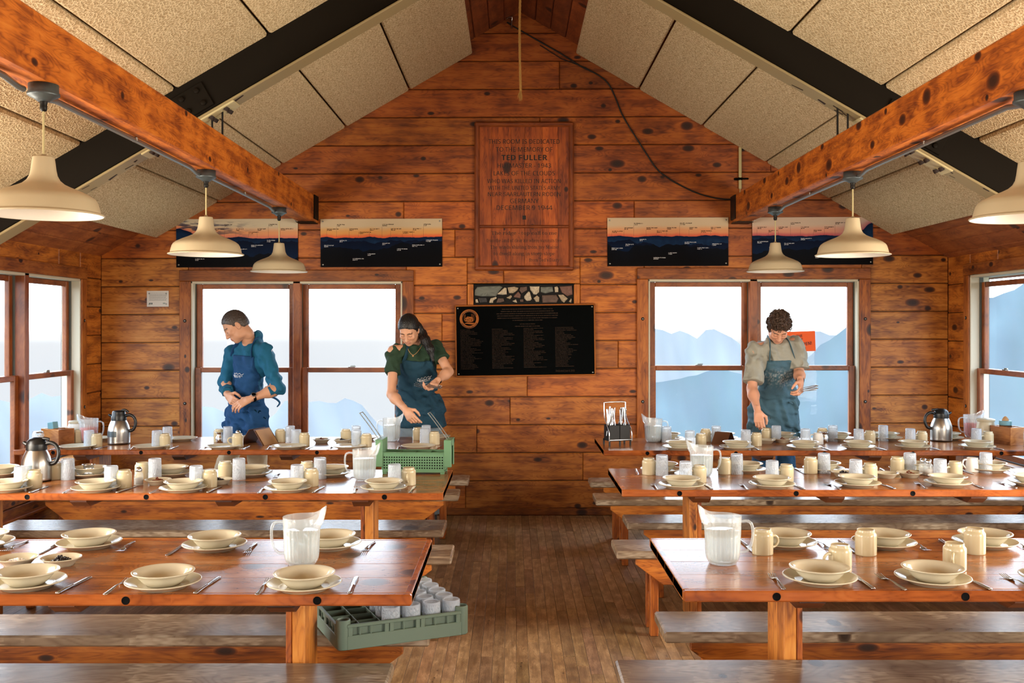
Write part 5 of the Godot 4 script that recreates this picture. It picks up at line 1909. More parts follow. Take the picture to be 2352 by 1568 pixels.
func build_glass_crate(tum: Node3D) -> void:
	# grey-green dishwasher rack on the bench end, five columns of glasses
	var o := thing("glass_crate", "grey-green compartment crate of glasses overhanging a bench end by the aisle", "crate", Vector3(-0.49, 0.45, -3.845))
	o.rotation.y = 0.421
	var m: Material = M.grey_crate
	var h := 0.2465
	var b := func(called: String, c: Vector3, s: Vector3, par: Node = null):
		var mb := MB.new()
		mb.box(mv(c.x, c.y, c.z), s, 0.002)
		return put(mb, called, m, par if par else o)
	for k in 4:
		var sd := child(o, "side_wall")
		sd.rotation.y = k * PI / 2
		b.call("lower_band", Vector3(0, 0.028, h), Vector3(h * 2 - 0.06, 0.05, 0.008), sd)
		b.call("top_rail", Vector3(0, 0.087, h), Vector3(h * 2 - 0.06, 0.012, 0.01), sd)
		for x in [-0.205, -0.168, -0.128, -0.07, -0.052, -0.005, 0.048, 0.066, 0.115, 0.165, 0.205]:
			b.call("upright", Vector3(x, 0.067, h), Vector3(0.016 if absf(x) > 0.2 or absf(absf(x) - 0.06) < 0.012 else 0.005, 0.034, 0.007), sd)
		var cp := MB.new()
		cp.lathe(mv(h - 0.022, 0, h - 0.022), pts([0.0, 0.002, 0.022, 0.002, 0.026, 0.006, 0.026, 0.104, 0.024, 0.108, 0.021, 0.108, 0.021, 0.09, 0, 0.09]), 16)
		put(cp, "corner_post", m, sd)
	for k in 7:
		var q := -0.2355 + k * 0.0785
		b.call("divider", Vector3(q, 0.053, 0), Vector3(0.0035, 0.05, h * 2 - 0.03))
		b.call("divider", Vector3(0, 0.053, q), Vector3(h * 2 - 0.03, 0.05, 0.0035))
	b.call("rack_floor", Vector3(0, 0.01, 0), Vector3(h * 2 - 0.03, 0.004, h * 2 - 0.03))
	var bs := Basis(Vector3.UP, 0.421)
	for c in range(2, 6):
		for r in range(0, 5):
			var p := o.position + bs * Vector3(-0.19625 + c * 0.0785, 0.0125, 0.19625 - r * 0.0785)
			var g := copy(tum, "tumbler", "clear tumbler in the crate, column %s from the aisle, %s from the front" % [ORD[5 - c], ORD[r]], p, rng.randf() * 6)
			g.set_meta("group", "glasses in the crate")

func build_caddy(fork: Node3D, knife: Node3D) -> void:
	var o := thing("cutlery_caddy", "black two-bin cutlery caddy with tall wire handle at the far right table's aisle end", "caddy", Vector3(0.745, HT, -7.09))
	o.rotation.y = 0.32
	for s in [-1.0, 1.0]:
		var bin := child(o, "bin")
		for e in [[0.0, 0.047, 0.078, 0.004], [0.0, -0.047, 0.078, 0.004], [-0.038, 0.0, 0.004, 0.094], [0.038, 0.0, 0.004, 0.094]]:
			var mb := MB.new()
			mb.box(mv(s * 0.041 + e[0], 0.087, e[1]), Vector3(e[2], 0.112, e[3]), 0.0015)
			put(mb, "bin_wall", M.iron, bin)
		var f := MB.new()
		f.box(mv(s * 0.041, 0.033, 0), Vector3(0.078, 0.004, 0.094), 0.0)
		put(f, "bin_floor", M.iron, bin)
	for e in [[-0.08, 0.05], [0.08, 0.05], [-0.08, -0.05], [0.08, -0.05], [0.0, 0.05]]:
		var mb := MB.new()
		mb.box(mv(e[0], 0.022, e[1]), Vector3(0.012, 0.044, 0.008), 0.001)
		put(mb, "foot", M.iron, o)
	tubed("wire_frame", M.chrome, o, [Vector3(-0.085, 0.03, 0.054), Vector3(-0.085, 0.1, 0.052), Vector3(-0.084, 0.16, 0.0), Vector3(-0.083, 0.2, -0.03), Vector3(-0.083, 0.285, -0.04), Vector3(-0.07, 0.3, -0.04), Vector3(0.07, 0.3, -0.04), Vector3(0.083, 0.285, -0.04), Vector3(0.083, 0.2, -0.03), Vector3(0.084, 0.16, 0.0), Vector3(0.088, 0.1, 0.052), Vector3(0.09, 0.03, 0.054)], [0.0042], 8)
	var rl := MB.new()
	rl.box(mv(0, 0.04, 0.053), Vector3(0.175, 0.005, 0.004), 0.001)
	put(rl, "wire_rail", M.chrome, o)
	# handles of knives and spoons standing in the bins
	var r := RandomNumberGenerator.new()
	r.seed = 12
	for i in 16:
		var u := copy(knife if i % 3 else fork, "table_knife" if i % 3 else "fork", "steel %s standing in the black caddy among the others" % ("knife" if i % 3 else "fork"), Vector3.ZERO)
		u.set_meta("group", "knives in the caddy" if i % 3 else "forks in the caddy")
		var lx: float = (-0.041 if i % 2 else 0.041) + r.randf_range(-0.022, 0.022)
		var lz := r.randf_range(-0.03, 0.03)
		u.transform = o.transform * Transform3D(Basis(Vector3.RIGHT, -PI / 2 + r.randf_range(-0.12, 0.12)) * Basis(Vector3.FORWARD, r.randf() * 3.0), Vector3(lx, 0.148 + r.randf_range(-0.004, 0.02), lz))
		u.rotate_object_local(Vector3.UP, r.randf_range(-0.18, 0.18))

func crate_box(called: String, label: String, at: Vector3, s: Vector3, turn: float) -> Node3D:
	var o := thing(called, label, "box", at)
	o.rotation.y = turn
	for e in [[0.0, s.z * 0.5 - 0.004, s.x, 0.008], [0.0, -s.z * 0.5 + 0.004, s.x, 0.008], [-s.x * 0.5 + 0.004, 0.0, 0.008, s.z - 0.016], [s.x * 0.5 - 0.004, 0.0, 0.008, s.z - 0.016], [0.0, 0.0, 0.008, s.z - 0.016]]:
		wbox("panel", M.table, o, Vector3(e[0], s.y * 0.5, e[1]), Vector3(e[2], s.y, e[3]), 0 if e[2] > e[3] else 2, Color(1.25, 1.15, 1.0), 0.001)
	wbox("base", M.table, o, Vector3(0, 0.005, 0), Vector3(s.x - 0.016, 0.01, s.z - 0.016), 0, Color(1.2, 1.1, 1.0), 0.0)
	return o

func glass_jar(label: String, at: Vector3, r: float, h: float, fill: float, m: Material) -> void:
	var o := thing("glass_jar", label, "jar", at)
	lathed("glass", M.jar_glass, o, [0.0, 0.0, r * 0.94, 0.0, r, 0.004, r, h * 0.8, r * 0.86, h * 0.9, r * 0.86, h * 0.92], 24)
	lathed("contents", m, o, [0.0, 0.003, r * 0.92, 0.003, r * 0.92, h * fill, 0.0, h * fill + 0.003], 20)
	lathed("lid", M.brushed, o, [r * 0.9, h * 0.9, r * 0.92, h * 0.905, r * 0.9, h * 0.97, r * 0.7, h, 0, h], 24)

func build_corner_things() -> void:
	crate_box("tea_box", "pale wooden tea box at the window end of the far left table", Vector3(-3.27, HT, -7.16), Vector3(0.19, 0.11, 0.13), -0.5)
	glass_jar("glass sugar jar with steel lid beside the pale wooden box, far left table", Vector3(-3.335, HT, -7.0), 0.04, 0.105, 0.7, M.salt)
	var o := thing("lidded_jar", "white lidded ceramic jar behind the wooden box on the far left table", "jar", Vector3(-3.2, HT, -7.31))
	lathed("jar_body", M.white_enamel, o, [0.0, 0.0, 0.062, 0.0, 0.066, 0.006, 0.063, 0.1, 0.054, 0.128, 0.05, 0.135], 28)
	lathed("lid", M.enamel, o, [0.055, 0.132, 0.056, 0.145, 0.053, 0.15, 0.03, 0.153, 0, 0.154], 28)
	var pk := thing("tea_packet", "blue-green packet standing upright in the tea box, far left table", "packet", Vector3(-3.31, HT + 0.0105, -7.18))
	pk.rotation.y = -0.5
	var mb := MB.new()
	mb.box(Transform3D(Basis(Vector3(0, 0, 1), 0.15), Vector3(0, 0.078, 0)), Vector3(0.06, 0.13, 0.045), 0.003)
	put(mb, "carton", M.blue_tin, pk)
	crate_box("tea_box", "pale wooden box by the window end of the far right table", Vector3(3.56, HT, -7.16), Vector3(0.13, 0.125, 0.2), 0.28)
	glass_jar("half-filled glass sugar jar in front of the pale box, far right table", Vector3(3.625, HT, -6.99), 0.035, 0.125, 0.42, M.salt)
	var c := thing("lidded_jar", "cream lidded ceramic jar beside the box on the far right table", "jar", Vector3(3.475, HT, -7.31))
	lathed("jar_body", M.enamel, c, [0.0, 0.0, 0.066, 0.0, 0.07, 0.006, 0.066, 0.1, 0.058, 0.14, 0.054, 0.148], 28)
	lathed("lid", M.enamel, c, [0.06, 0.145, 0.063, 0.155, 0.063, 0.162, 0.04, 0.168, 0, 0.169], 28)
	var bt := thing("blue_tin", "small blue tin with orange bag on the box, far right table", "tin", Vector3(3.575, HT + 0.1252, -7.22))
	lathed("tin", M.blue_tin, bt, [0.0, 0.0, 0.04, 0.0, 0.043, 0.006, 0.043, 0.03, 0.04, 0.034, 0, 0.034], 20)
	lathed("bag", M.cardboard, bt, [0.022, 0.033, 0.024, 0.04, 0.014, 0.058, 0.003, 0.066, 0, 0.066], 9)
	# folded menus
	for e in [["folded leather menu standing open in front of the blue-shirted person", Vector3(-1.82, HT + 0.004, -7.16), -0.35, 0.2, 0.15], ["small brown folded menu between mugs on the far right table", Vector3(1.52, HT + 0.004, -7.17), 0.9, 0.12, 0.11]]:
		var m := thing("folded_menu", e[0], "menu", e[1], "folded menus")
		m.rotation.y = e[2]
		for s in [-1.0, 1.0]:
			var q := MB.new()
			var t: float = e[4]
			q.box(Transform3D(Basis(Vector3(0, 0, 1), -s * 0.95), Vector3(s * t * 0.41, t * 0.292 + 0.001, 0)), Vector3(t, 0.003, e[3]), 0.001)
			put(q, "cover", M.leather, m)
		var w := MB.new()
		w.box(Transform3D(Basis(Vector3(0, 0, 1), -0.95), Vector3(e[4] * 0.41 + 0.0025, e[4] * 0.292 + 0.004, 0)), Vector3(e[4] * 0.86, 0.0012, e[3] * 0.86), 0.0)
		put(w, "page", M.cardboard, m)
const SET := {
	"FL": {
		"plate_b": [[-2.028, -3.799], [-1.617, -3.803], [-1.127, -3.767], [-0.695, -3.787]],
		"plate_f": [[-1.568, -3.218], [-1.128, -3.217], [-0.668, -3.197]],
		"pitcher": [[-0.745, -3.521, 180]],
		"dish": [[-1.744, -3.507, "rice"], [-1.59, -3.507, "berry"]]},
	"ML": {
		"plate_b": [[-2.887, -5.613], [-2.374, -5.592], [-1.928, -5.613], [-1.47, -5.613], [-1.022, -5.613]],
		"plate_f": [[-2.583, -5.091], [-2.131, -5.091], [-1.682, -5.091], [-1.149, -5.091], [-0.659, -5.105]],
		"mug": [[-2.496, -5.198, 190], [-2.517, -5.487, 90], [-2.029, -5.202, 170], [-2.041, -5.487, 30], [-1.587, -5.218, 190], [-1.596, -5.533, 20], [-1.061, -5.251, 185], [-1.14, -5.524, 90], [-0.552, -5.292, 270]],
		"tumbler": [[-2.554, -5.177], [-2.444, -5.474], [-2.091, -5.19], [-1.969, -5.483], [-1.651, -5.198], [-1.506, -5.483], [-1.131, -5.232], [-1.066, -5.516], [-0.622, -5.253]],
		"pitcher": [[-0.81, -5.451, 180]],
		"thermos": [[-2.592, -5.424, 0]],
		"dish": [[-1.888, -5.303, "nut"], [-1.564, -5.315, "berry"]],
		"creamer": [[-2.363, -5.552]],
		"shaker": [[-1.986, -5.291]]},
	"XL": {
		"plate_b": [[-3.084, -7.345], [-2.449, -7.345], [-2.032, -7.382], [-1.114, -7.412], [-0.584, -7.468]],
		"plate_f": [[-2.997, -6.865], [-2.492, -6.865], [-1.994, -6.865], [-1.542, -6.865], [-1.125, -6.865], [-0.65, -6.877]],
		"mug": [[-2.91, -6.966, 185], [-2.432, -6.966, 185], [-2.142, -7.268, 60], [-1.923, -6.966, 185], [-3.155, -7.229, 90], [-1.694, -7.268, 90], [-1.467, -7.017, 185], [-1.216, -7.268, 90], [-1.021, -6.966, 185], [-0.702, -7.388, 90], [-0.556, -7.099, 185]],
		"tumbler": [[-2.96, -6.963], [-2.486, -6.963], [-2.499, -7.211], [-2.065, -7.227], [-1.625, -7.275], [-1.524, -7.016], [-1.145, -7.292], [-1.092, -6.978], [-0.635, -7.333], [-0.624, -7.093]],
		"pitcher": [[-0.886, -7.301, 180]],
		"juice": [[-3.085, -7.252, 0]],
		"thermos": [[-2.823, -7.142, 0]],
		"dish": [[-1.381, -7.206, "nut"], [-1.229, -7.185, "berry"]],
		"creamer": [[-2.129, -7.252]],
		"shaker": [[-1.974, -7.163]]},
	"FR": {
		"plate_b": [[1.044, -3.812], [1.421, -3.808], [1.811, -3.814]],
		"plate_f": [[1.011, -3.276], [1.38, -3.269], [1.792, -3.269]],
		"mug": [[0.926, -3.685, 20], [1.126, -3.421, 200], [1.304, -3.674, 90], [1.531, -3.447, 240], [1.715, -3.695, 90]],
		"pitcher": [[0.747, -3.538, 0]]},
	"MR": {
		"plate_b": [[0.858, -5.75], [1.35, -5.762], [1.808, -5.786], [2.312, -5.786], [2.768, -5.786]],
		"plate_f": [[0.882, -5.198], [1.359, -5.213], [1.819, -5.247], [2.302, -5.265], [2.757, -5.282]],
		"mug": [[0.776, -5.665, 90], [1.01, -5.383, 195], [1.213, -5.688, 90], [1.489, -5.411, 195], [1.711, -5.71, 90], [1.958, -5.452, 195], [2.213, -5.724, 90], [2.457, -5.527, 200]],
		"tumbler": [[0.846, -5.635], [0.933, -5.364], [1.28, -5.681], [1.408, -5.397], [1.785, -5.704], [1.874, -5.435], [2.284, -5.723], [2.345, -5.46], [2.728, -5.737]],
		"pitcher": [[1.062, -5.592, 0]],
		"dish": [[2.079, -5.538, "empty"], [2.214, -5.553, "nut"], [1.855, -5.577, "berry"]],
		"shaker": [[2.331, -5.65], [2.345, -5.611]],
		"jug": [[2.666, -5.77]]},
	"XR": {
		"plate_b": [[1.145, -7.369], [1.551, -7.382], [2.002, -7.389], [2.41, -7.382], [2.776, -7.403], [3.231, -7.405]],
		"plate_f": [[1.147, -6.825], [1.539, -6.825], [2.002, -6.829], [2.378, -6.841], [2.762, -6.859], [3.201, -6.859]],
		"mug": [[1.32, -6.976, 90], [1.415, -7.292, 60], [1.72, -7.023, 190], [1.875, -7.343, 90], [2.286, -7.343, 90], [2.571, -7.162, 190], [2.93, -7.127, 200], [3.393, -7.106, 200]],
		"tumbler": [[1.121, -7.237], [1.239, -6.951], [1.489, -7.275], [1.642, -7.006], [1.934, -7.297], [2.082, -7.077], [2.353, -7.313], [2.454, -7.056], [2.729, -7.328], [2.834, -7.091], [3.304, -7.091]],
		"pitcher": [[1.028, -7.263, 0]],
		"juice": [[3.497, -7.567, 180]],
		"thermos": [[3.156, -7.329, 180]],
		"dish": [[1.959, -7.223, "nut"], [1.825, -7.17, "empty"]],
		"creamer": [[2.269, -7.25]],
		"jug": [[2.18, -7.105]]},
}

# ================================================================= people
func hand(s: Sdf, wrist: Vector3, fw: Vector3, pn: Vector3, curl: Array, sc := 1.0, mirror := 1.0, thumb_in := 0.4) -> void:
	fw = fw.normalized()
	pn = (pn - fw * pn.dot(fw)).normalized()
	var sd = pn.cross(fw) * mirror          # towards the thumb
	var off = [0.030, 0.0105, -0.0095, -0.028]
	var lens = [[0.042, 0.025, 0.020], [0.046, 0.029, 0.021], [0.042, 0.027, 0.021], [0.033, 0.020, 0.018]]
	var rad = [0.0098, 0.0100, 0.0094, 0.0082]
	s.cap(wrist - fw * 0.03 * sc, wrist + fw * 0.02 * sc, 0.026 * sc, 0.025 * sc, 0.015)
	for i in 4:
		var kn: Vector3 = wrist + (fw * (0.088 - absf(off[i] - 0.008) * 0.25) + sd * off[i]) * sc
		s.cap(wrist + (fw * 0.012 + sd * off[i] * 0.55) * sc, kn, 0.0155 * sc, 0.0115 * sc, 0.012)
		var p = kn
		var th = 0.0
		for j in 3:
			th += curl[i] * [0.9, 1.15, 0.75][j]
			var d = fw * cos(th) + pn * sin(th) + sd * off[i] * (0.9 if j == 0 else 0.0)
			var q: Vector3 = p + d.normalized() * lens[i][j] * sc
			s.cap(p, q, rad[i] * sc * (1.0 - 0.1 * j), rad[i] * sc * (0.9 - 0.1 * j), 0.004)
			p = q
	var t0 = wrist + (fw * 0.02 + sd * 0.024 + pn * 0.006) * sc
	var t1 = t0 + (fw * 0.6 + sd * 0.65 + pn * 0.3).normalized() * 0.042 * sc
	var t2 = t1 + (fw * 0.85 + sd * (0.35 - thumb_in * 0.6) + pn * thumb_in).normalized() * 0.032 * sc
	var t3 = t2 + (fw * 0.9 + sd * (0.1 - thumb_in * 0.7) + pn * thumb_in * 1.1).normalized() * 0.025 * sc
	s.cap(t0, t1, 0.0155 * sc, 0.0118 * sc, 0.012)
	s.cap(t1, t2, 0.0115 * sc, 0.0102 * sc, 0.004)
	s.cap(t2, t3, 0.0102 * sc, 0.008 * sc, 0.004)

func head(s: Sdf, c: Vector3, l: Vector3, u: Vector3, f: Vector3, k: float, soft: float) -> void:
	var bs = Basis(l, u, f)
	var w = func(a: float, b: float, d: float) -> Vector3: return c + (l * a + u * b + f * d) * k
	var e = func(a: float, b: float, d: float, rx: float, ry: float, rz: float, kk: float, sg := 1.0): s.ell(w.call(a, b, d), Vector3(rx, ry, rz) * k, bs, kk, sg)
	e.call(0, 0.03, -0.012, 0.075, 0.092, 0.096, 0.02)
	e.call(0, -0.03, 0.028, 0.060, 0.082, 0.062, 0.03)
	e.call(0, -0.07, 0.045, 0.047 - soft * 0.004, 0.042, 0.042, 0.02)
	e.call(0, -0.098, 0.062, 0.026 - soft * 0.004, 0.019, 0.024, 0.018)
	for q in [-1.0, 1.0]:
		e.call(q * 0.048, -0.075, 0.005, 0.018, 0.03, 0.04, 0.025)
		e.call(q * 0.04, -0.024, 0.066, 0.024, 0.02, 0.02, 0.02)
	s.cap(w.call(-0.034, 0.022, 0.076), w.call(0.034, 0.022, 0.076), 0.0135 * k, 0.0135 * k, 0.015)
	for q in [-1.0, 1.0]:
		e.call(q * 0.031, 0.002, 0.094, 0.019, 0.0125, 0.014, 0.012, -1.0)
		e.call(q * 0.031, 0.0, 0.0755, 0.0155, 0.0125, 0.0135, 0.005)
	s.cap(w.call(0, 0.012, 0.086), w.call(0, -0.033, 0.107), 0.0075 * k, 0.0105 * k, 0.012)
	e.call(0, -0.037, 0.106, 0.010, 0.0085, 0.010, 0.008)
	for q in [-1.0, 1.0]:
		e.call(q * 0.0115, -0.039, 0.096, 0.0075, 0.007, 0.010, 0.006)
	e.call(0, -0.062, 0.088, 0.024, 0.0065, 0.010, 0.008)
	e.call(0, -0.0735, 0.0855, 0.021, 0.0075, 0.010, 0.008)
	e.call(0, -0.0672, 0.1, 0.022, 0.0018, 0.008, 0.003, -1.0)
	for q in [-1.0, 1.0]:
		e.call(q * 0.0765, -0.008, -0.012, 0.009, 0.032, 0.019, 0.006)
		e.call(q * 0.085, -0.006, -0.008, 0.006, 0.02, 0.011, 0.004, -1.0)
		e.call(q * 0.075, -0.03, -0.004, 0.007, 0.012, 0.008, 0.006)

func person(label: String, j: Dictionary, o: Dictionary) -> Node3D:
	var org = Vector3(j.hip.x, 0, j.hip.z)
	var node = thing("person", label, "person", org)
	var J = {}
	for k in j: J[k] = j[k] - org
	var u: Vector3 = (J.neck - J.hip).normalized()
	var l: Vector3 = (J.sh_l - J.sh_r)
	l = (l - u * l.dot(u)).normalized()
	var f = l.cross(u).normalized()
	var F: Vector3 = o.face.normalized()
	var U: Vector3 = o.up
	U = (U - F * U.dot(F)).normalized()
	var L = U.cross(F)
	var bs = Basis(l, u, f)
	var hk: float = o.head
	var wd: float = o.width
	var skin = MB.new()
	var sc: Color = o.skin
	skin.col = sc
	# ---- one continuous body
	var b = Sdf.new()
	var hb: Vector3 = J.head - U * 0.075 - F * 0.03
	b.cap(J.neck - u * 0.06, hb, 0.058 * wd, 0.052, 0.03)
	b.ell(J.neck - u * 0.17, Vector3(0.14 * wd, 0.15, 0.088), bs, 0.05)
	b.ell(J.waist, Vector3(0.125 * wd, 0.13, 0.088), bs, 0.06)
	b.ell(J.hip, Vector3(0.145 * wd, 0.12, 0.095), bs, 0.06)
	for q in [["sh_l", "el_l", "wr_l", "kn_l", 1.0], ["sh_r", "el_r", "wr_r", "kn_r", -1.0]]:
		b.cap(J.neck - u * 0.045, J[q[0]], 0.05, 0.05, 0.04)
		b.cap(J[q[0]], J[q[1]], 0.048 * o.arm, 0.040 * o.arm, 0.03)
		b.cap(J[q[1]], J[q[2]], 0.041 * o.arm, 0.026, 0.02)
		b.ell(J[q[1]].lerp(J[q[2]], 0.28), Vector3.ONE * 0.043 * o.arm, Basis(), 0.04)
		var hp: Vector3 = J.hip + l * 0.085 * q[4] - u * 0.03
		b.cap(hp, J[q[3]], 0.078, 0.055, 0.03)
		b.cap(J[q[3]], Vector3(J[q[3]].x, 0.09, J[q[3]].z - 0.03), 0.054, 0.038, 0.02)
	b.fill(0.0115)
	b.mesh(skin)
	# ---- head and hands on finer grids, joined to the same mesh
	var hs = Sdf.new()
	head(hs, J.head, L, U, F, hk, o.soft)
	hs.cap(hb - U * 0.03 - F * 0.005, hb + U * 0.05, 0.05, 0.055, 0.03)
	hs.fill(0.0038)
	var hc: Vector3 = J.head
	hs.mesh(skin, func(p: Vector3) -> Color:
		var d: Vector3 = (p - hc) / hk
		var a = absf(d.dot(L))
		var y = d.dot(U)
		var z = d.dot(F)
		var c = sc
		if z > 0.05:
			var br = 0.021 + 0.006 * sin(clampf((a - 0.012) / 0.04, 0, 1) * PI)
			if a > 0.011 and a < 0.052 and absf(y - br) < 0.0052: c = c.lerp(o.brow, 0.8)
			if a > 0.017 and a < 0.046 and absf(y + 0.0065 + a * 0.02) < 0.0024: c = c.lerp(Color(0.03, 0.02, 0.015), 0.75)
			if a < 0.025 and y < -0.055 and y > -0.081 and z > 0.075: c = c.lerp(Color(0.42, 0.13, 0.1), 0.5)
			if a > 0.02 and a < 0.055 and y < -0.005 and y > -0.045: c = c.lerp(Color(0.55, 0.2, 0.14), 0.16)
		return c)
	for q in o.hands:
		var h = Sdf.new()
		hand(h, J[q[0]], q[1], q[2], q[3], 0.97, q[4], q[5])
		h.fill(0.0032)
		h.mesh(skin)
	put(skin, "body", M.skin, node)
	# ---- clothes
	var nz = FastNoiseLite.new()
	nz.seed = o.seed
	nz.frequency = 1.0
	nz.fractal_octaves = 1
	var folds = func(p: Vector3, amp: float) -> float:
		var x = p.dot(l)
		var y = p.dot(u)
		var z = p.dot(f)
		var w = nz.get_noise_3d(x * 5.0, y * 5.0, z * 5.0)
		var a = nz.get_noise_3d(x * 13.0 + y * 5.0, y * 4.0 + w, z * 9.0)
		var c = nz.get_noise_3d(x * 6.0 - y * 8.0 + 40.0, y * 15.0 + x * 7.0, z * 8.0)
		return amp * (a * 0.9 + c * 0.75 - 0.2)
	var torso = func(s: Sdf, g: float):
		s.ell(J.neck - u * 0.165, Vector3(0.158 * wd + g, 0.17 + g, 0.108 + g), bs, 0.06)
		s.ell(J.waist, Vector3(0.142 * wd + g, 0.17 + g, 0.108 + g), bs, 0.07)
		s.ell(J.hip + u * 0.02, Vector3(0.163 * wd + g, 0.12 + g, 0.118 + g), bs, 0.06)
	var sh = Sdf.new()
	torso.call(sh, o.loose)
	var ends = []
	for q in [["sh_l", "el_l", "wr_l", 0], ["sh_r", "el_r", "wr_r", 1]]:
		sh.cap(J.neck - u * 0.05, J[q[0]] - u * 0.01, 0.062, o.shoulder, 0.05)
		var t: float = o.sleeve[q[3]]
		var r1: float = o.cuff
		if t <= 1.0:
			var en: Vector3 = J[q[0]].lerp(J[q[1]], t)
			sh.cap(J[q[0]], en, o.shoulder, r1, 0.03)
			ends.append([en, (J[q[1]] - J[q[0]]).normalized()])
		else:
			var en: Vector3 = J[q[1]].lerp(J[q[2]], t - 1.0)
			sh.cap(J[q[0]], J[q[1]], o.shoulder, 0.05, 0.03)
			sh.cap(J[q[1]], en, 0.052, r1, 0.02)
			ends.append([en, (J[q[2]] - J[q[1]]).normalized()])
	if o.collar:
		sh.cap(J.neck - u * 0.02 - f * 0.012, J.neck + u * 0.035 - f * 0.015, 0.066, 0.061, 0.02)
		sh.cap(J.neck + u * 0.1 + f * 0.05, J.neck - u * 0.075 + f * 0.118, 0.04, 0.008, 0.01, -1.0)
	sh.cap(J.neck + u * 0.028 + f * 0.025, J.neck + u * 0.2 + f * 0.06, 0.054, 0.07, 0.01, -1.0)
	sh.fill(0.0085)
	var hem: float = o.shirt_hem
	sh.post(func(p: Vector3, d: float) -> float:
		d += folds.call(p, o.fold)
		for e in ends:
			var w: Vector3 = p - e[0]
			if w.length() < 0.13: d = maxf(d, w.dot(e[1]))
		return maxf(d, hem - p.y))
	var smb = MB.new()
	smb.col = o.shirt
	sh.mesh(smb)
	var shirt = put(smb, o.shirt_name, M.cloth, node)
	# apron: bib and skirt wrapped over the front
	var ap = Sdf.new()
	torso.call(ap, o.loose + 0.012)
	var low: float = o.apron_hem
	for q in [-1.0, -0.35, 0.35, 1.0]:
		var a: Vector3 = J.hip + l * 0.075 * q + u * 0.03
		ap.cap(a, Vector3(a.x + l.x * 0.03 * q, low - 0.04, a.z + 0.02), 0.112, 0.115, 0.07)
	ap.fill(0.0085)
	var top: float = o.bib
	var wy0: float = J.waist.y
	ap.post(func(p: Vector3, d: float) -> float:
		var w: Vector3 = p - J.waist
		var a = w.dot(l)
		var h = w.dot(u)
		var ff = w.dot(f)
		d += folds.call(p, o.fold * (1.3 if h < 0.0 else 0.9)) + 0.5 * o.fold * sin(a * 42.0 + h * 9.0) * smoothstep(0.02, -0.25, h)
		d += 0.006 * exp(-pow((h + 0.015) / 0.012, 2))
		var wid = lerpf(0.178, o.bib_w, smoothstep(0.0, top, h)) if h > 0.0 else 0.26
		var m = maxf(maxf(h - top + a * o.bib_tilt, low - p.y), maxf(absf(a) - wid, -(ff + (0.05 if h < 0.0 else -0.01))))
		return maxf(d, m))
	var amb = MB.new()
	amb.col = o.apron
	var stain: float = o.stain
	var ac: Color = o.apron
	ap.mesh(amb, func(p: Vector3) -> Color:
		var w: Vector3 = p - J.waist
		var c = ac
		if stain > 0.0:
			var n = nz.get_noise_3d(p.x * 55.0, p.y * 55.0, p.z * 55.0)
			var m = exp(-pow((w.dot(u) - 0.16) / 0.05, 2) - pow(w.dot(l) / 0.11, 2))
			c = c.lerp(Color(0.45, 0.48, 0.46), clampf(n * 2.0 * m, 0.0, 0.7) * stain)
		return c)
	var apron = put(amb, "apron", M.cloth, node)
	for q in [-1.0, 1.0]:
		var p0: Vector3 = J.waist + u * (top - 0.012 - q * o.bib_w * o.bib_tilt) + l * (o.bib_w - 0.014) * q
		p0 += f * (_reach(ap, p0, f) + 0.002)
		var p1: Vector3 = J.neck + l * 0.075 * q + u * 0.005 + f * 0.05
		p1 += (f + u * 0.6).normalized() * (_reach(sh, p1, (f + u * 0.6).normalized()) + 0.003)
		var p2: Vector3 = J.neck + l * 0.06 * q + u * 0.03 - f * 0.03
		var mid = p0.lerp(p1, 0.5)
		mid += f * (_reach(sh, mid, f) + 0.004)
		var st = tubed("neck_strap", M.cloth, apron, [p0, mid, p1, p2], [0.017], 8, 0.2)
		_paint(st, o.apron)
		var k0: Vector3 = J.waist + l * 0.155 * wd * q - f * 0.02
		var tie = tubed("waist_tie", M.cloth, apron, [k0 + f * 0.1 - l * 0.01 * q, k0 + l * 0.02 * q, k0 - f * 0.07 - l * 0.03 * q], [0.011], 6, 0.4)
		_paint(tie, o.apron)
	# printed motif on the bib
	if o.motif:
		var base: Vector3 = J.waist + u * o.motif_y + l * o.motif_x
		var zz = PackedVector3Array()
		for i in 15:
			var p: Vector3 = base + l * (i - 7) * 0.0085 + u * (0.016 + 0.007 * sin(i * 1.9) - absf(i - 8) * 0.0008)
			zz.append(p + f * (_reach(ap, p, f) + 0.0015))
		var zm = MB.new()
		zm.tube(zz, PackedFloat32Array([0.0014]), 5)
		put(zm, "printed_ridge", M.white_print, apron)
		for r in 2:
			var s: String = ["High Mountain Huts", "APPALACHIAN MOUNTAIN CLUB"][r]
			for i in s.length():
				if s[i] == " ": continue
				var wl: float = [0.0062, 0.0034][r]
				var p: Vector3 = base + l * (i - s.length() * 0.5) * wl - u * (0.002 + r * 0.011)
				p += f * (_reach(ap, p, f) + 0.0012)
				put(text_mesh(s[i], [0.0105, 0.005][r], 0.0006, true), "printed_letter", M.white_print, apron, Transform3D(bs, p))
	# trousers and shoes
	var tr = Sdf.new()
	tr.ell(J.hip - u * 0.02, Vector3(0.152 * wd, 0.11, 0.108), bs, 0.05)
	for q in [["kn_l", 1.0], ["kn_r", -1.0]]:
		var hp: Vector3 = J.hip + l * 0.085 * q[1] - u * 0.03
		var k: Vector3 = J[q[0]]
		tr.cap(hp, k, 0.092, 0.071, 0.03)
		tr.cap(k, Vector3(k.x, o.trouser_hem, k.z - 0.02), 0.071, 0.064, 0.03)
	tr.fill(0.013)
	tr.post(func(p: Vector3, d: float) -> float: return maxf(d + folds.call(p, 0.008), o.trouser_hem - p.y))
	var tmb = MB.new()
	tmb.col = o.trousers
	tr.mesh(tmb)
	put(tmb, "trousers", M.cloth, node)
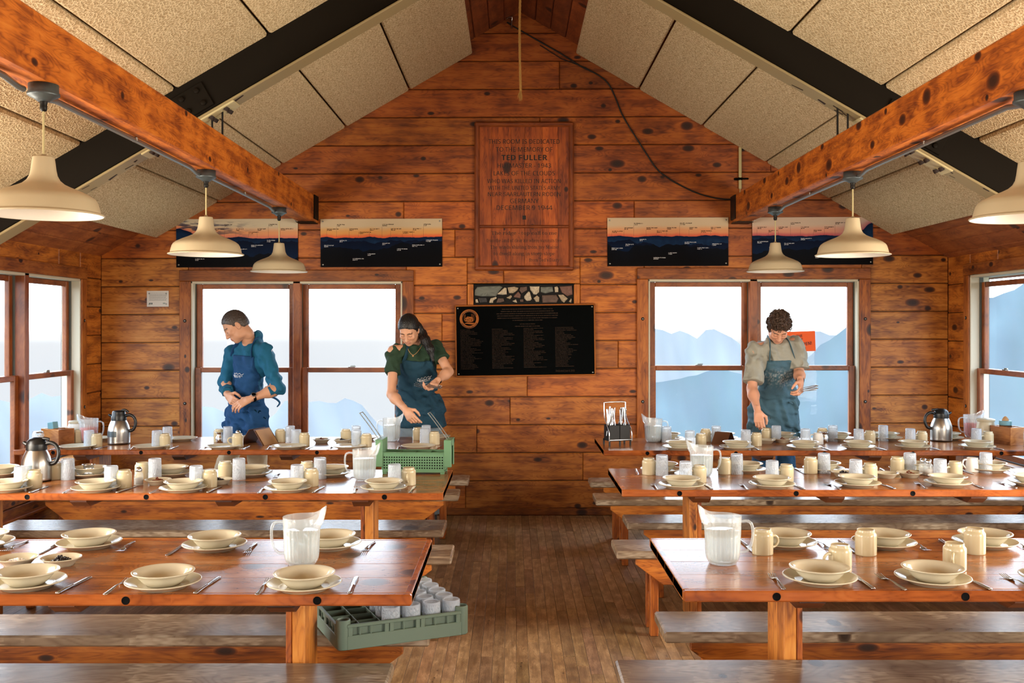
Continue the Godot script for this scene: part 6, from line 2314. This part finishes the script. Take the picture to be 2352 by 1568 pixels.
	for q in ["kn_l", "kn_r"]:
		var k: Vector3 = J[q]
		var so = Sdf.new()
		so.cap(Vector3(k.x, 0.045, k.z - 0.045), Vector3(k.x, 0.036, k.z + 0.13), 0.04, 0.034, 0.02)
		so.cap(Vector3(k.x, 0.05, k.z - 0.035), Vector3(k.x, 0.12, k.z - 0.03), 0.045, 0.048, 0.02)
		so.fill(0.01)
		so.post(func(p: Vector3, d: float) -> float: return maxf(d, 0.003 - p.y))
		var mb = MB.new()
		mb.col = Color(0.05, 0.045, 0.045)
		so.mesh(mb)
		put(mb, "shoe", M.cloth, node)
	# ---- hair
	o.hairdo.call(node, J.head, L, U, F, hk)
	node.set_meta("frame", 0)
	node.remove_meta("frame")
	return node

func _reach(s: Sdf, p: Vector3, d: Vector3) -> float:
	# distance along d from p to the outermost surface of the field
	var best = 0.0
	for i in 160:
		var q = p + d * (i * 0.0015)
		var c = (q - s.org) / s.h
		var x = int(c.x)
		var y = int(c.y)
		var z = int(c.z)
		if x < 0 or y < 0 or z < 0 or x >= s.nx - 1 or y >= s.ny - 1 or z >= s.nz - 1: continue
		var fr = c - Vector3(x, y, z)
		var at = (z * s.ny + y) * s.nx + x
		var k = s.nx * s.ny
		var lo = lerpf(lerpf(s.g[at], s.g[at + 1], fr.x), lerpf(s.g[at + s.nx], s.g[at + s.nx + 1], fr.x), fr.y)
		var hi = lerpf(lerpf(s.g[at + k], s.g[at + k + 1], fr.x), lerpf(s.g[at + k + s.nx], s.g[at + k + s.nx + 1], fr.x), fr.y)
		if lerpf(lo, hi, fr.z) < 0.0: best = i * 0.0015
	return best

func _paint(o: MeshInstance3D, c: Color) -> void:
	var a = o.mesh.surface_get_arrays(0)
	var cs: PackedColorArray = a[Mesh.ARRAY_COLOR]
	cs.fill(c)
	a[Mesh.ARRAY_COLOR] = cs
	var m = ArrayMesh.new()
	m.add_surface_from_arrays(Mesh.PRIMITIVE_TRIANGLES, a)
	o.mesh = m

func hair_cap(c: Vector3, L: Vector3, U: Vector3, F: Vector3, k: float, g: float, amp: float, fr: float, front: float, back: float, side: float) -> Sdf:
	var s = Sdf.new()
	var bs = Basis(L, U, F)
	s.ell(c + (U * 0.032 - F * 0.014) * k, Vector3(0.075 + g, 0.092 + g, 0.096 + g) * k, bs, 0.02)
	s.ell(c + (U * -0.015 - F * 0.045) * k, Vector3(0.062 + g, 0.075, 0.058 + g) * k, bs, 0.03)
	s.fill(0.0042)
	var nz = FastNoiseLite.new()
	nz.seed = 31
	nz.frequency = 1.0
	s.post(func(p: Vector3, d: float) -> float:
		var w = (p - c) / k
		var a = w.dot(L)
		var y = w.dot(U)
		var z = w.dot(F)
		d += amp * nz.get_noise_3d(a * fr, y * fr * 0.5, z * fr)
		var hl = lerpf(back, side, smoothstep(-0.05, 0.0, z))
		hl = lerpf(hl, front + 0.012 * cos(a * 40.0), smoothstep(0.018, 0.06, z))
		if absf(a) > 0.055 and z > -0.004 and z < 0.022: hl = minf(hl, side - 0.02)
		return maxf(d, (hl - y) * 0.8), 0.02)
	return s

func hair_mesh(s: Sdf, col: Color, sd: int) -> MB:
	var mb = MB.new()
	var nz = FastNoiseLite.new()
	nz.seed = sd
	nz.frequency = 1.0
	s.mesh(mb, func(p: Vector3) -> Color: return col * (1.0 + 0.5 * nz.get_noise_3d(p.x * 90.0, p.y * 30.0, p.z * 90.0)))
	return mb

func build_people() -> void:
	# ---- in blue, head turned down to the side, hands together
	var a = {"head": Vector3(-2.184, 1.603, -7.855), "neck": Vector3(-2.072, 1.485, -7.950), "sh_l": Vector3(-1.951, 1.408, -7.840), "el_l": Vector3(-1.839, 1.113, -7.790), "wr_l": Vector3(-2.020, 1.044, -7.660), "sh_r": Vector3(-2.251, 1.382, -8.030), "el_r": Vector3(-2.290, 1.154, -7.960), "wr_r": Vector3(-2.216, 1.064, -7.760), "waist": Vector3(-2.120, 1.061, -7.950), "hip": Vector3(-2.110, 0.853, -7.950), "kn_l": Vector3(-2.028, 0.456, -7.930), "kn_r": Vector3(-2.310, 0.449, -7.980)}
	var blue = lin(18, 84, 128)
	var p1 = person("person in a blue long-sleeved top and apron by the window, looking down at joined hands", a, {
		"face": Vector3(-0.74, -0.62, 0.30), "up": Vector3(-0.5, 0.85, 0.05), "head": 0.99, "width": 0.98, "skin": lin(200, 150, 120), "soft": 0.0, "arm": 1.0, "brow": Color(0.03, 0.02, 0.015), "seed": 2,
		"hands": [["wr_l", Vector3(-0.095, -0.05, 0.03), Vector3(-0.2, -0.7, -0.65), [0.35, 0.4, 0.45, 0.5], 1.0, 0.6], ["wr_r", Vector3(0.067, -0.05, 0.08), Vector3(0.75, -0.3, -0.3), [0.5, 0.55, 0.6, 0.6], -1.0, 0.7]],
		"loose": 0.004, "shoulder": 0.06, "sleeve": [1.36, 1.86], "cuff": 0.044, "collar": true, "shirt_hem": 0.84, "fold": 0.014, "shirt": lin(10, 88, 120), "shirt_name": "long_sleeved_top",
		"apron": lin(10, 62, 108), "apron_hem": 0.6, "bib": 0.31, "bib_w": 0.125, "bib_tilt": 0.0, "stain": 0.0, "motif": true, "motif_y": 0.15, "motif_x": -0.01, "trousers": lin(196, 172, 140), "trouser_hem": 0.1,
		"hairdo": func(n: Node3D, c: Vector3, L: Vector3, U: Vector3, F: Vector3, k: float):
			var s = hair_cap(c, L, U, F, k, 0.007, 0.004, 120.0, 0.064, -0.05, 0.02)
			put(hair_mesh(s, lin(66, 58, 54), 4), "hair", M.hair, n)})
	wrist_watch(p1, a.wr_l, (a.wr_l - a.el_l).normalized(), 0.031, Vector3(0.1, 0.6, 0.7))
	var bow = tubed("apron_bow", M.cloth, p1, [Vector3(0.13, 0.19 + 0.853, -0.02), Vector3(0.19, 1.03, -0.06), Vector3(0.235, 0.99, -0.07), Vector3(0.215, 0.955, -0.06)], [0.018, 0.022, 0.02, 0.01], 8, 0.4)
	_paint(bow, blue)
	# ---- in a dark green T-shirt, leaning over the table
	var b = {"head": Vector3(-0.803, 1.576, -7.720), "neck": Vector3(-0.761, 1.466, -7.840), "sh_l": Vector3(-0.612, 1.440, -7.860), "el_l": Vector3(-0.494, 1.251, -7.740), "wr_l": Vector3(-0.582, 1.180, -7.560), "sh_r": Vector3(-0.925, 1.405, -7.760), "el_r": Vector3(-0.924, 1.085, -7.600), "wr_r": Vector3(-0.795, 0.980, -7.420), "waist": Vector3(-0.763, 1.132, -7.930), "hip": Vector3(-0.742, 0.900, -8.000), "kn_l": Vector3(-0.650, 0.453, -7.950), "kn_r": Vector3(-0.841, 0.453, -7.950)}
	var dark = lin(24, 24, 26)
	var p2 = person("person with dark tied-back hair in a green T-shirt and navy apron, reaching over the table", b, {
		"face": Vector3(-0.16, -0.62, 0.77), "up": Vector3(-0.12, 0.75, 0.62), "head": 0.93, "width": 0.93, "skin": lin(212, 160, 128), "soft": 1.0, "arm": 0.86, "brow": Color(0.025, 0.016, 0.012), "seed": 6,
		"hands": [["wr_r", Vector3(0.05, -0.06, 0.05), Vector3(0.6, -0.5, -0.5), [0.35, 0.7, 0.85, 0.9], -1.0, 0.5], ["wr_l", Vector3(-0.055, -0.05, 0.06), Vector3(-0.3, 0.65, 0.6), [0.5, 0.65, 0.7, 0.75], 1.0, 0.75]],
		"loose": 0.006, "shoulder": 0.052, "sleeve": [0.52, 0.52], "cuff": 0.062, "collar": false, "shirt_hem": 0.86, "fold": 0.014, "shirt": lin(34, 62, 46), "shirt_name": "t_shirt",
		"apron": lin(20, 60, 80), "apron_hem": 0.8, "bib": 0.235, "bib_w": 0.125, "bib_tilt": 0.12, "stain": 0.0, "motif": true, "motif_y": 0.085, "motif_x": 0.04, "trousers": lin(120, 136, 146), "trouser_hem": 0.1,
		"hairdo": func(n: Node3D, c: Vector3, L: Vector3, U: Vector3, F: Vector3, k: float):
			var s = hair_cap(c, L, U, F, k, 0.011, 0.004, 150.0, 0.062, -0.07, 0.012)
			put(hair_mesh(s, dark, 4), "hair", M.hair, n)
			# loose tail over the shoulder
			var t = Sdf.new()
			var pth = [c + (L * 0.055 - U * 0.005 - F * 0.06) * k, c + L * 0.09 - U * 0.075 - F * 0.035, c + Vector3(0.13, -0.085, 0.0), c + Vector3(0.168, -0.15, 0.035), c + Vector3(0.19, -0.235, 0.045)]
			var rr = [0.036, 0.034, 0.036, 0.03, 0.012]
			for i in 4: t.cap(pth[i], pth[i + 1], rr[i], rr[i + 1], 0.02)
			t.fill(0.0045)
			var nz = FastNoiseLite.new()
			nz.frequency = 1.0
			t.post(func(p: Vector3, d: float) -> float: return d + 0.0025 * sin((p.x * 1.6 + p.y * 0.5) * 260.0 + 3.0 * nz.get_noise_3d(p.x * 30, p.y * 30, p.z * 30)), 0.02)
			put(hair_mesh(t, dark, 8), "hair_tail", M.hair, n)})
	wrist_watch(p2, b.wr_l, (b.wr_l - b.el_l).normalized(), 0.029, Vector3(0, 0.9, 0.4), false)
	# necklace and shirt print
	var c0: Vector3 = b.neck - Vector3(-0.742, 0, -8.0)
	var nk = tubed("necklace", M.cardboard, p2, [c0 + Vector3(0.062, 0.0, 0.06), c0 + Vector3(0.03, -0.055, 0.118), c0 + Vector3(-0.008, -0.085, 0.138), c0 + Vector3(-0.045, -0.05, 0.112), c0 + Vector3(-0.062, 0.0, 0.055)], [0.0018], 6)
	var pd = MB.new()
	pd.lathe(mv(c0.x - 0.008, c0.y - 0.092, c0.z + 0.139), pts([0, -0.008, 0.007, -0.004, 0.007, 0.004, 0, 0.008]), 10)
	put(pd, "pendant", M.cardboard, nk)
	# ---- curly hair, grey T-shirt
	var c = {"head": Vector3(2.068, 1.593, -7.740), "neck": Vector3(2.079, 1.487, -7.860), "sh_l": Vector3(2.238, 1.466, -7.870), "el_l": Vector3(2.246, 1.235, -7.80), "wr_l": Vector3(2.197, 1.181, -7.600), "sh_r": Vector3(1.909, 1.422, -7.840), "el_r": Vector3(1.857, 1.117, -7.720), "wr_r": Vector3(1.858, 0.958, -7.540), "waist": Vector3(2.098, 1.063, -7.930), "hip": Vector3(2.087, 0.874, -7.980), "kn_l": Vector3(2.187, 0.453, -7.950), "kn_r": Vector3(1.981, 0.453, -7.950)}
	var brown = lin(74, 56, 44)
	var p3 = person("curly-haired person in a loose grey T-shirt and faded apron, bending over the far right table", c, {
		"face": Vector3(-0.07, -0.76, 0.65), "up": Vector3(-0.02, 0.65, 0.76), "head": 0.97, "width": 0.97, "skin": lin(218, 160, 130), "soft": 0.3, "arm": 0.94, "brow": Color(0.04, 0.022, 0.015), "seed": 11,
		"hands": [["wr_r", Vector3(0.0, -0.09, 0.05), Vector3(0.35, -0.3, -0.75), [0.5, 0.6, 0.65, 0.7], -1.0, 0.6], ["wr_l", Vector3(-0.012, -0.07, 0.06), Vector3(-0.5, -0.55, 0.2), [0.7, 0.75, 0.8, 0.85], 1.0, 0.8]],
		"loose": 0.014, "shoulder": 0.058, "sleeve": [0.86, 0.84], "cuff": 0.074, "collar": false, "shirt_hem": 0.84, "fold": 0.016, "shirt": lin(158, 158, 146), "shirt_name": "t_shirt",
		"apron": lin(66, 98, 114), "apron_hem": 0.62, "bib": 0.30, "bib_w": 0.12, "bib_tilt": 0.0, "stain": 1.0, "motif": false, "trousers": lin(40, 84, 120), "trouser_hem": 0.1,
		"hairdo": func(n: Node3D, q: Vector3, L: Vector3, U: Vector3, F: Vector3, k: float):
			var s = hair_cap(q, L, U, F, k, 0.014, 0.016, 62.0, 0.052, -0.02, 0.0)
			var cap = put(hair_mesh(s, brown, 4), "hair", M.hair, n)
			var r = RandomNumberGenerator.new()
			r.seed = 5
			var mb = MB.new()
			for i in 420:
				var d = Vector3(r.randfn(), r.randfn(), r.randfn()).normalized()
				var loc = Vector3(d.x * 0.088, d.y * 0.104 + 0.034, d.z * 0.108 - 0.014)
				if loc.z > 0.045 and loc.y < 0.058: continue
				if loc.y < 0.0 or (loc.z < 0.0 and loc.y < -0.01): continue
				var out = (L * d.x + U * d.y + F * d.z)
				var p = q + (L * loc.x + U * loc.y + F * loc.z) * k
				var ax = out.cross(Vector3(r.randfn(), r.randfn(), r.randfn())).normalized()
				var e = out.cross(ax)
				var rad = r.randf_range(0.007, 0.0125)
				var path = PackedVector3Array()
				for m in 12:
					var t = m / 11.0
					var an = t * TAU * 1.25
					path.append(p + out * (sin(an) * rad + 0.004) + e * cos(an) * rad + ax * (t - 0.5) * 0.012)
				mb.col = brown * r.randf_range(0.6, 1.9)
				mb.tube(path, PackedFloat32Array([0.0016, 0.0024, 0.0024, 0.0024, 0.0024, 0.0024, 0.0024, 0.0024, 0.0024, 0.002, 0.0016, 0.001]), 5, false)
			put(mb, "curls", M.hair, cap)})
	wrist_watch(p3, c.wr_l, (c.wr_l - c.el_l).normalized(), 0.03, Vector3(0.1, 0.9, 0.4), false)
	# cutlery held in their hands
	var fk = make_fork()
	var kf = make_knife()
	var n = 0
	for e in [[b.wr_l + Vector3(-0.052, -0.028, 0.075), Basis.from_euler(Vector3(0.1, 1.75, 0.0)), "the green-shirted person"], [c.wr_l + Vector3(0.005, -0.062, 0.085), Basis.from_euler(Vector3(-0.25, 1.2, 0.35)), "the curly-haired person"]]:
		for i in 5:
			var src = fk if i % 2 == 0 else kf
			var o: Node3D = src if n < 2 else src.duplicate()
			if n >= 2:
				o.name = nm("fork" if i % 2 == 0 else "table_knife", self)
				add_child(o, true)
			n += 1
			o.transform = Transform3D(e[1] * Basis(Vector3.UP, (i - 2) * 0.075), e[0] + Vector3(0, 0.0065 * (i - 2), 0.003 * (i % 2)))
			o.set_meta("label", "%s in the bundle of cutlery held by %s" % ["steel fork" if i % 2 == 0 else "steel knife", e[2]])
			o.set_meta("group", "%s held by %s" % ["forks" if i % 2 == 0 else "knives", e[2]])

func wrist_watch(p: Node3D, at: Vector3, ax: Vector3, r: float, facing: Vector3, face := true) -> void:
	var q = at - p.position - ax * 0.03
	var e = (facing - ax * facing.dot(ax)).normalized()
	var bs = Basis(ax.cross(e), ax, e)
	var mb = MB.new()
	mb.lathe(Transform3D(bs, q), pts([r - 0.002, -0.011, r + 0.001, -0.011, r + 0.002, 0.0, r + 0.001, 0.011, r - 0.002, 0.011]), 24)
	var o = put(mb, "watch" if face else "wristband", M.black, p)
	if face:
		var d = MB.new()
		var fb = Transform3D(Basis(ax.cross(e), e, -ax), q + e * (r + 0.001))
		d.lathe(fb, pts([0.0, 0.0, 0.019, 0.0, 0.0195, 0.008, 0.0165, 0.009, 0.0165, 0.0075]), 20)
		put(d, "bezel", M.brushed, o)
		var g = MB.new()
		g.lathe(fb, pts([0.0165, 0.0072, 0.0, 0.0073]), 20)
		put(g, "dial", M.black, o)
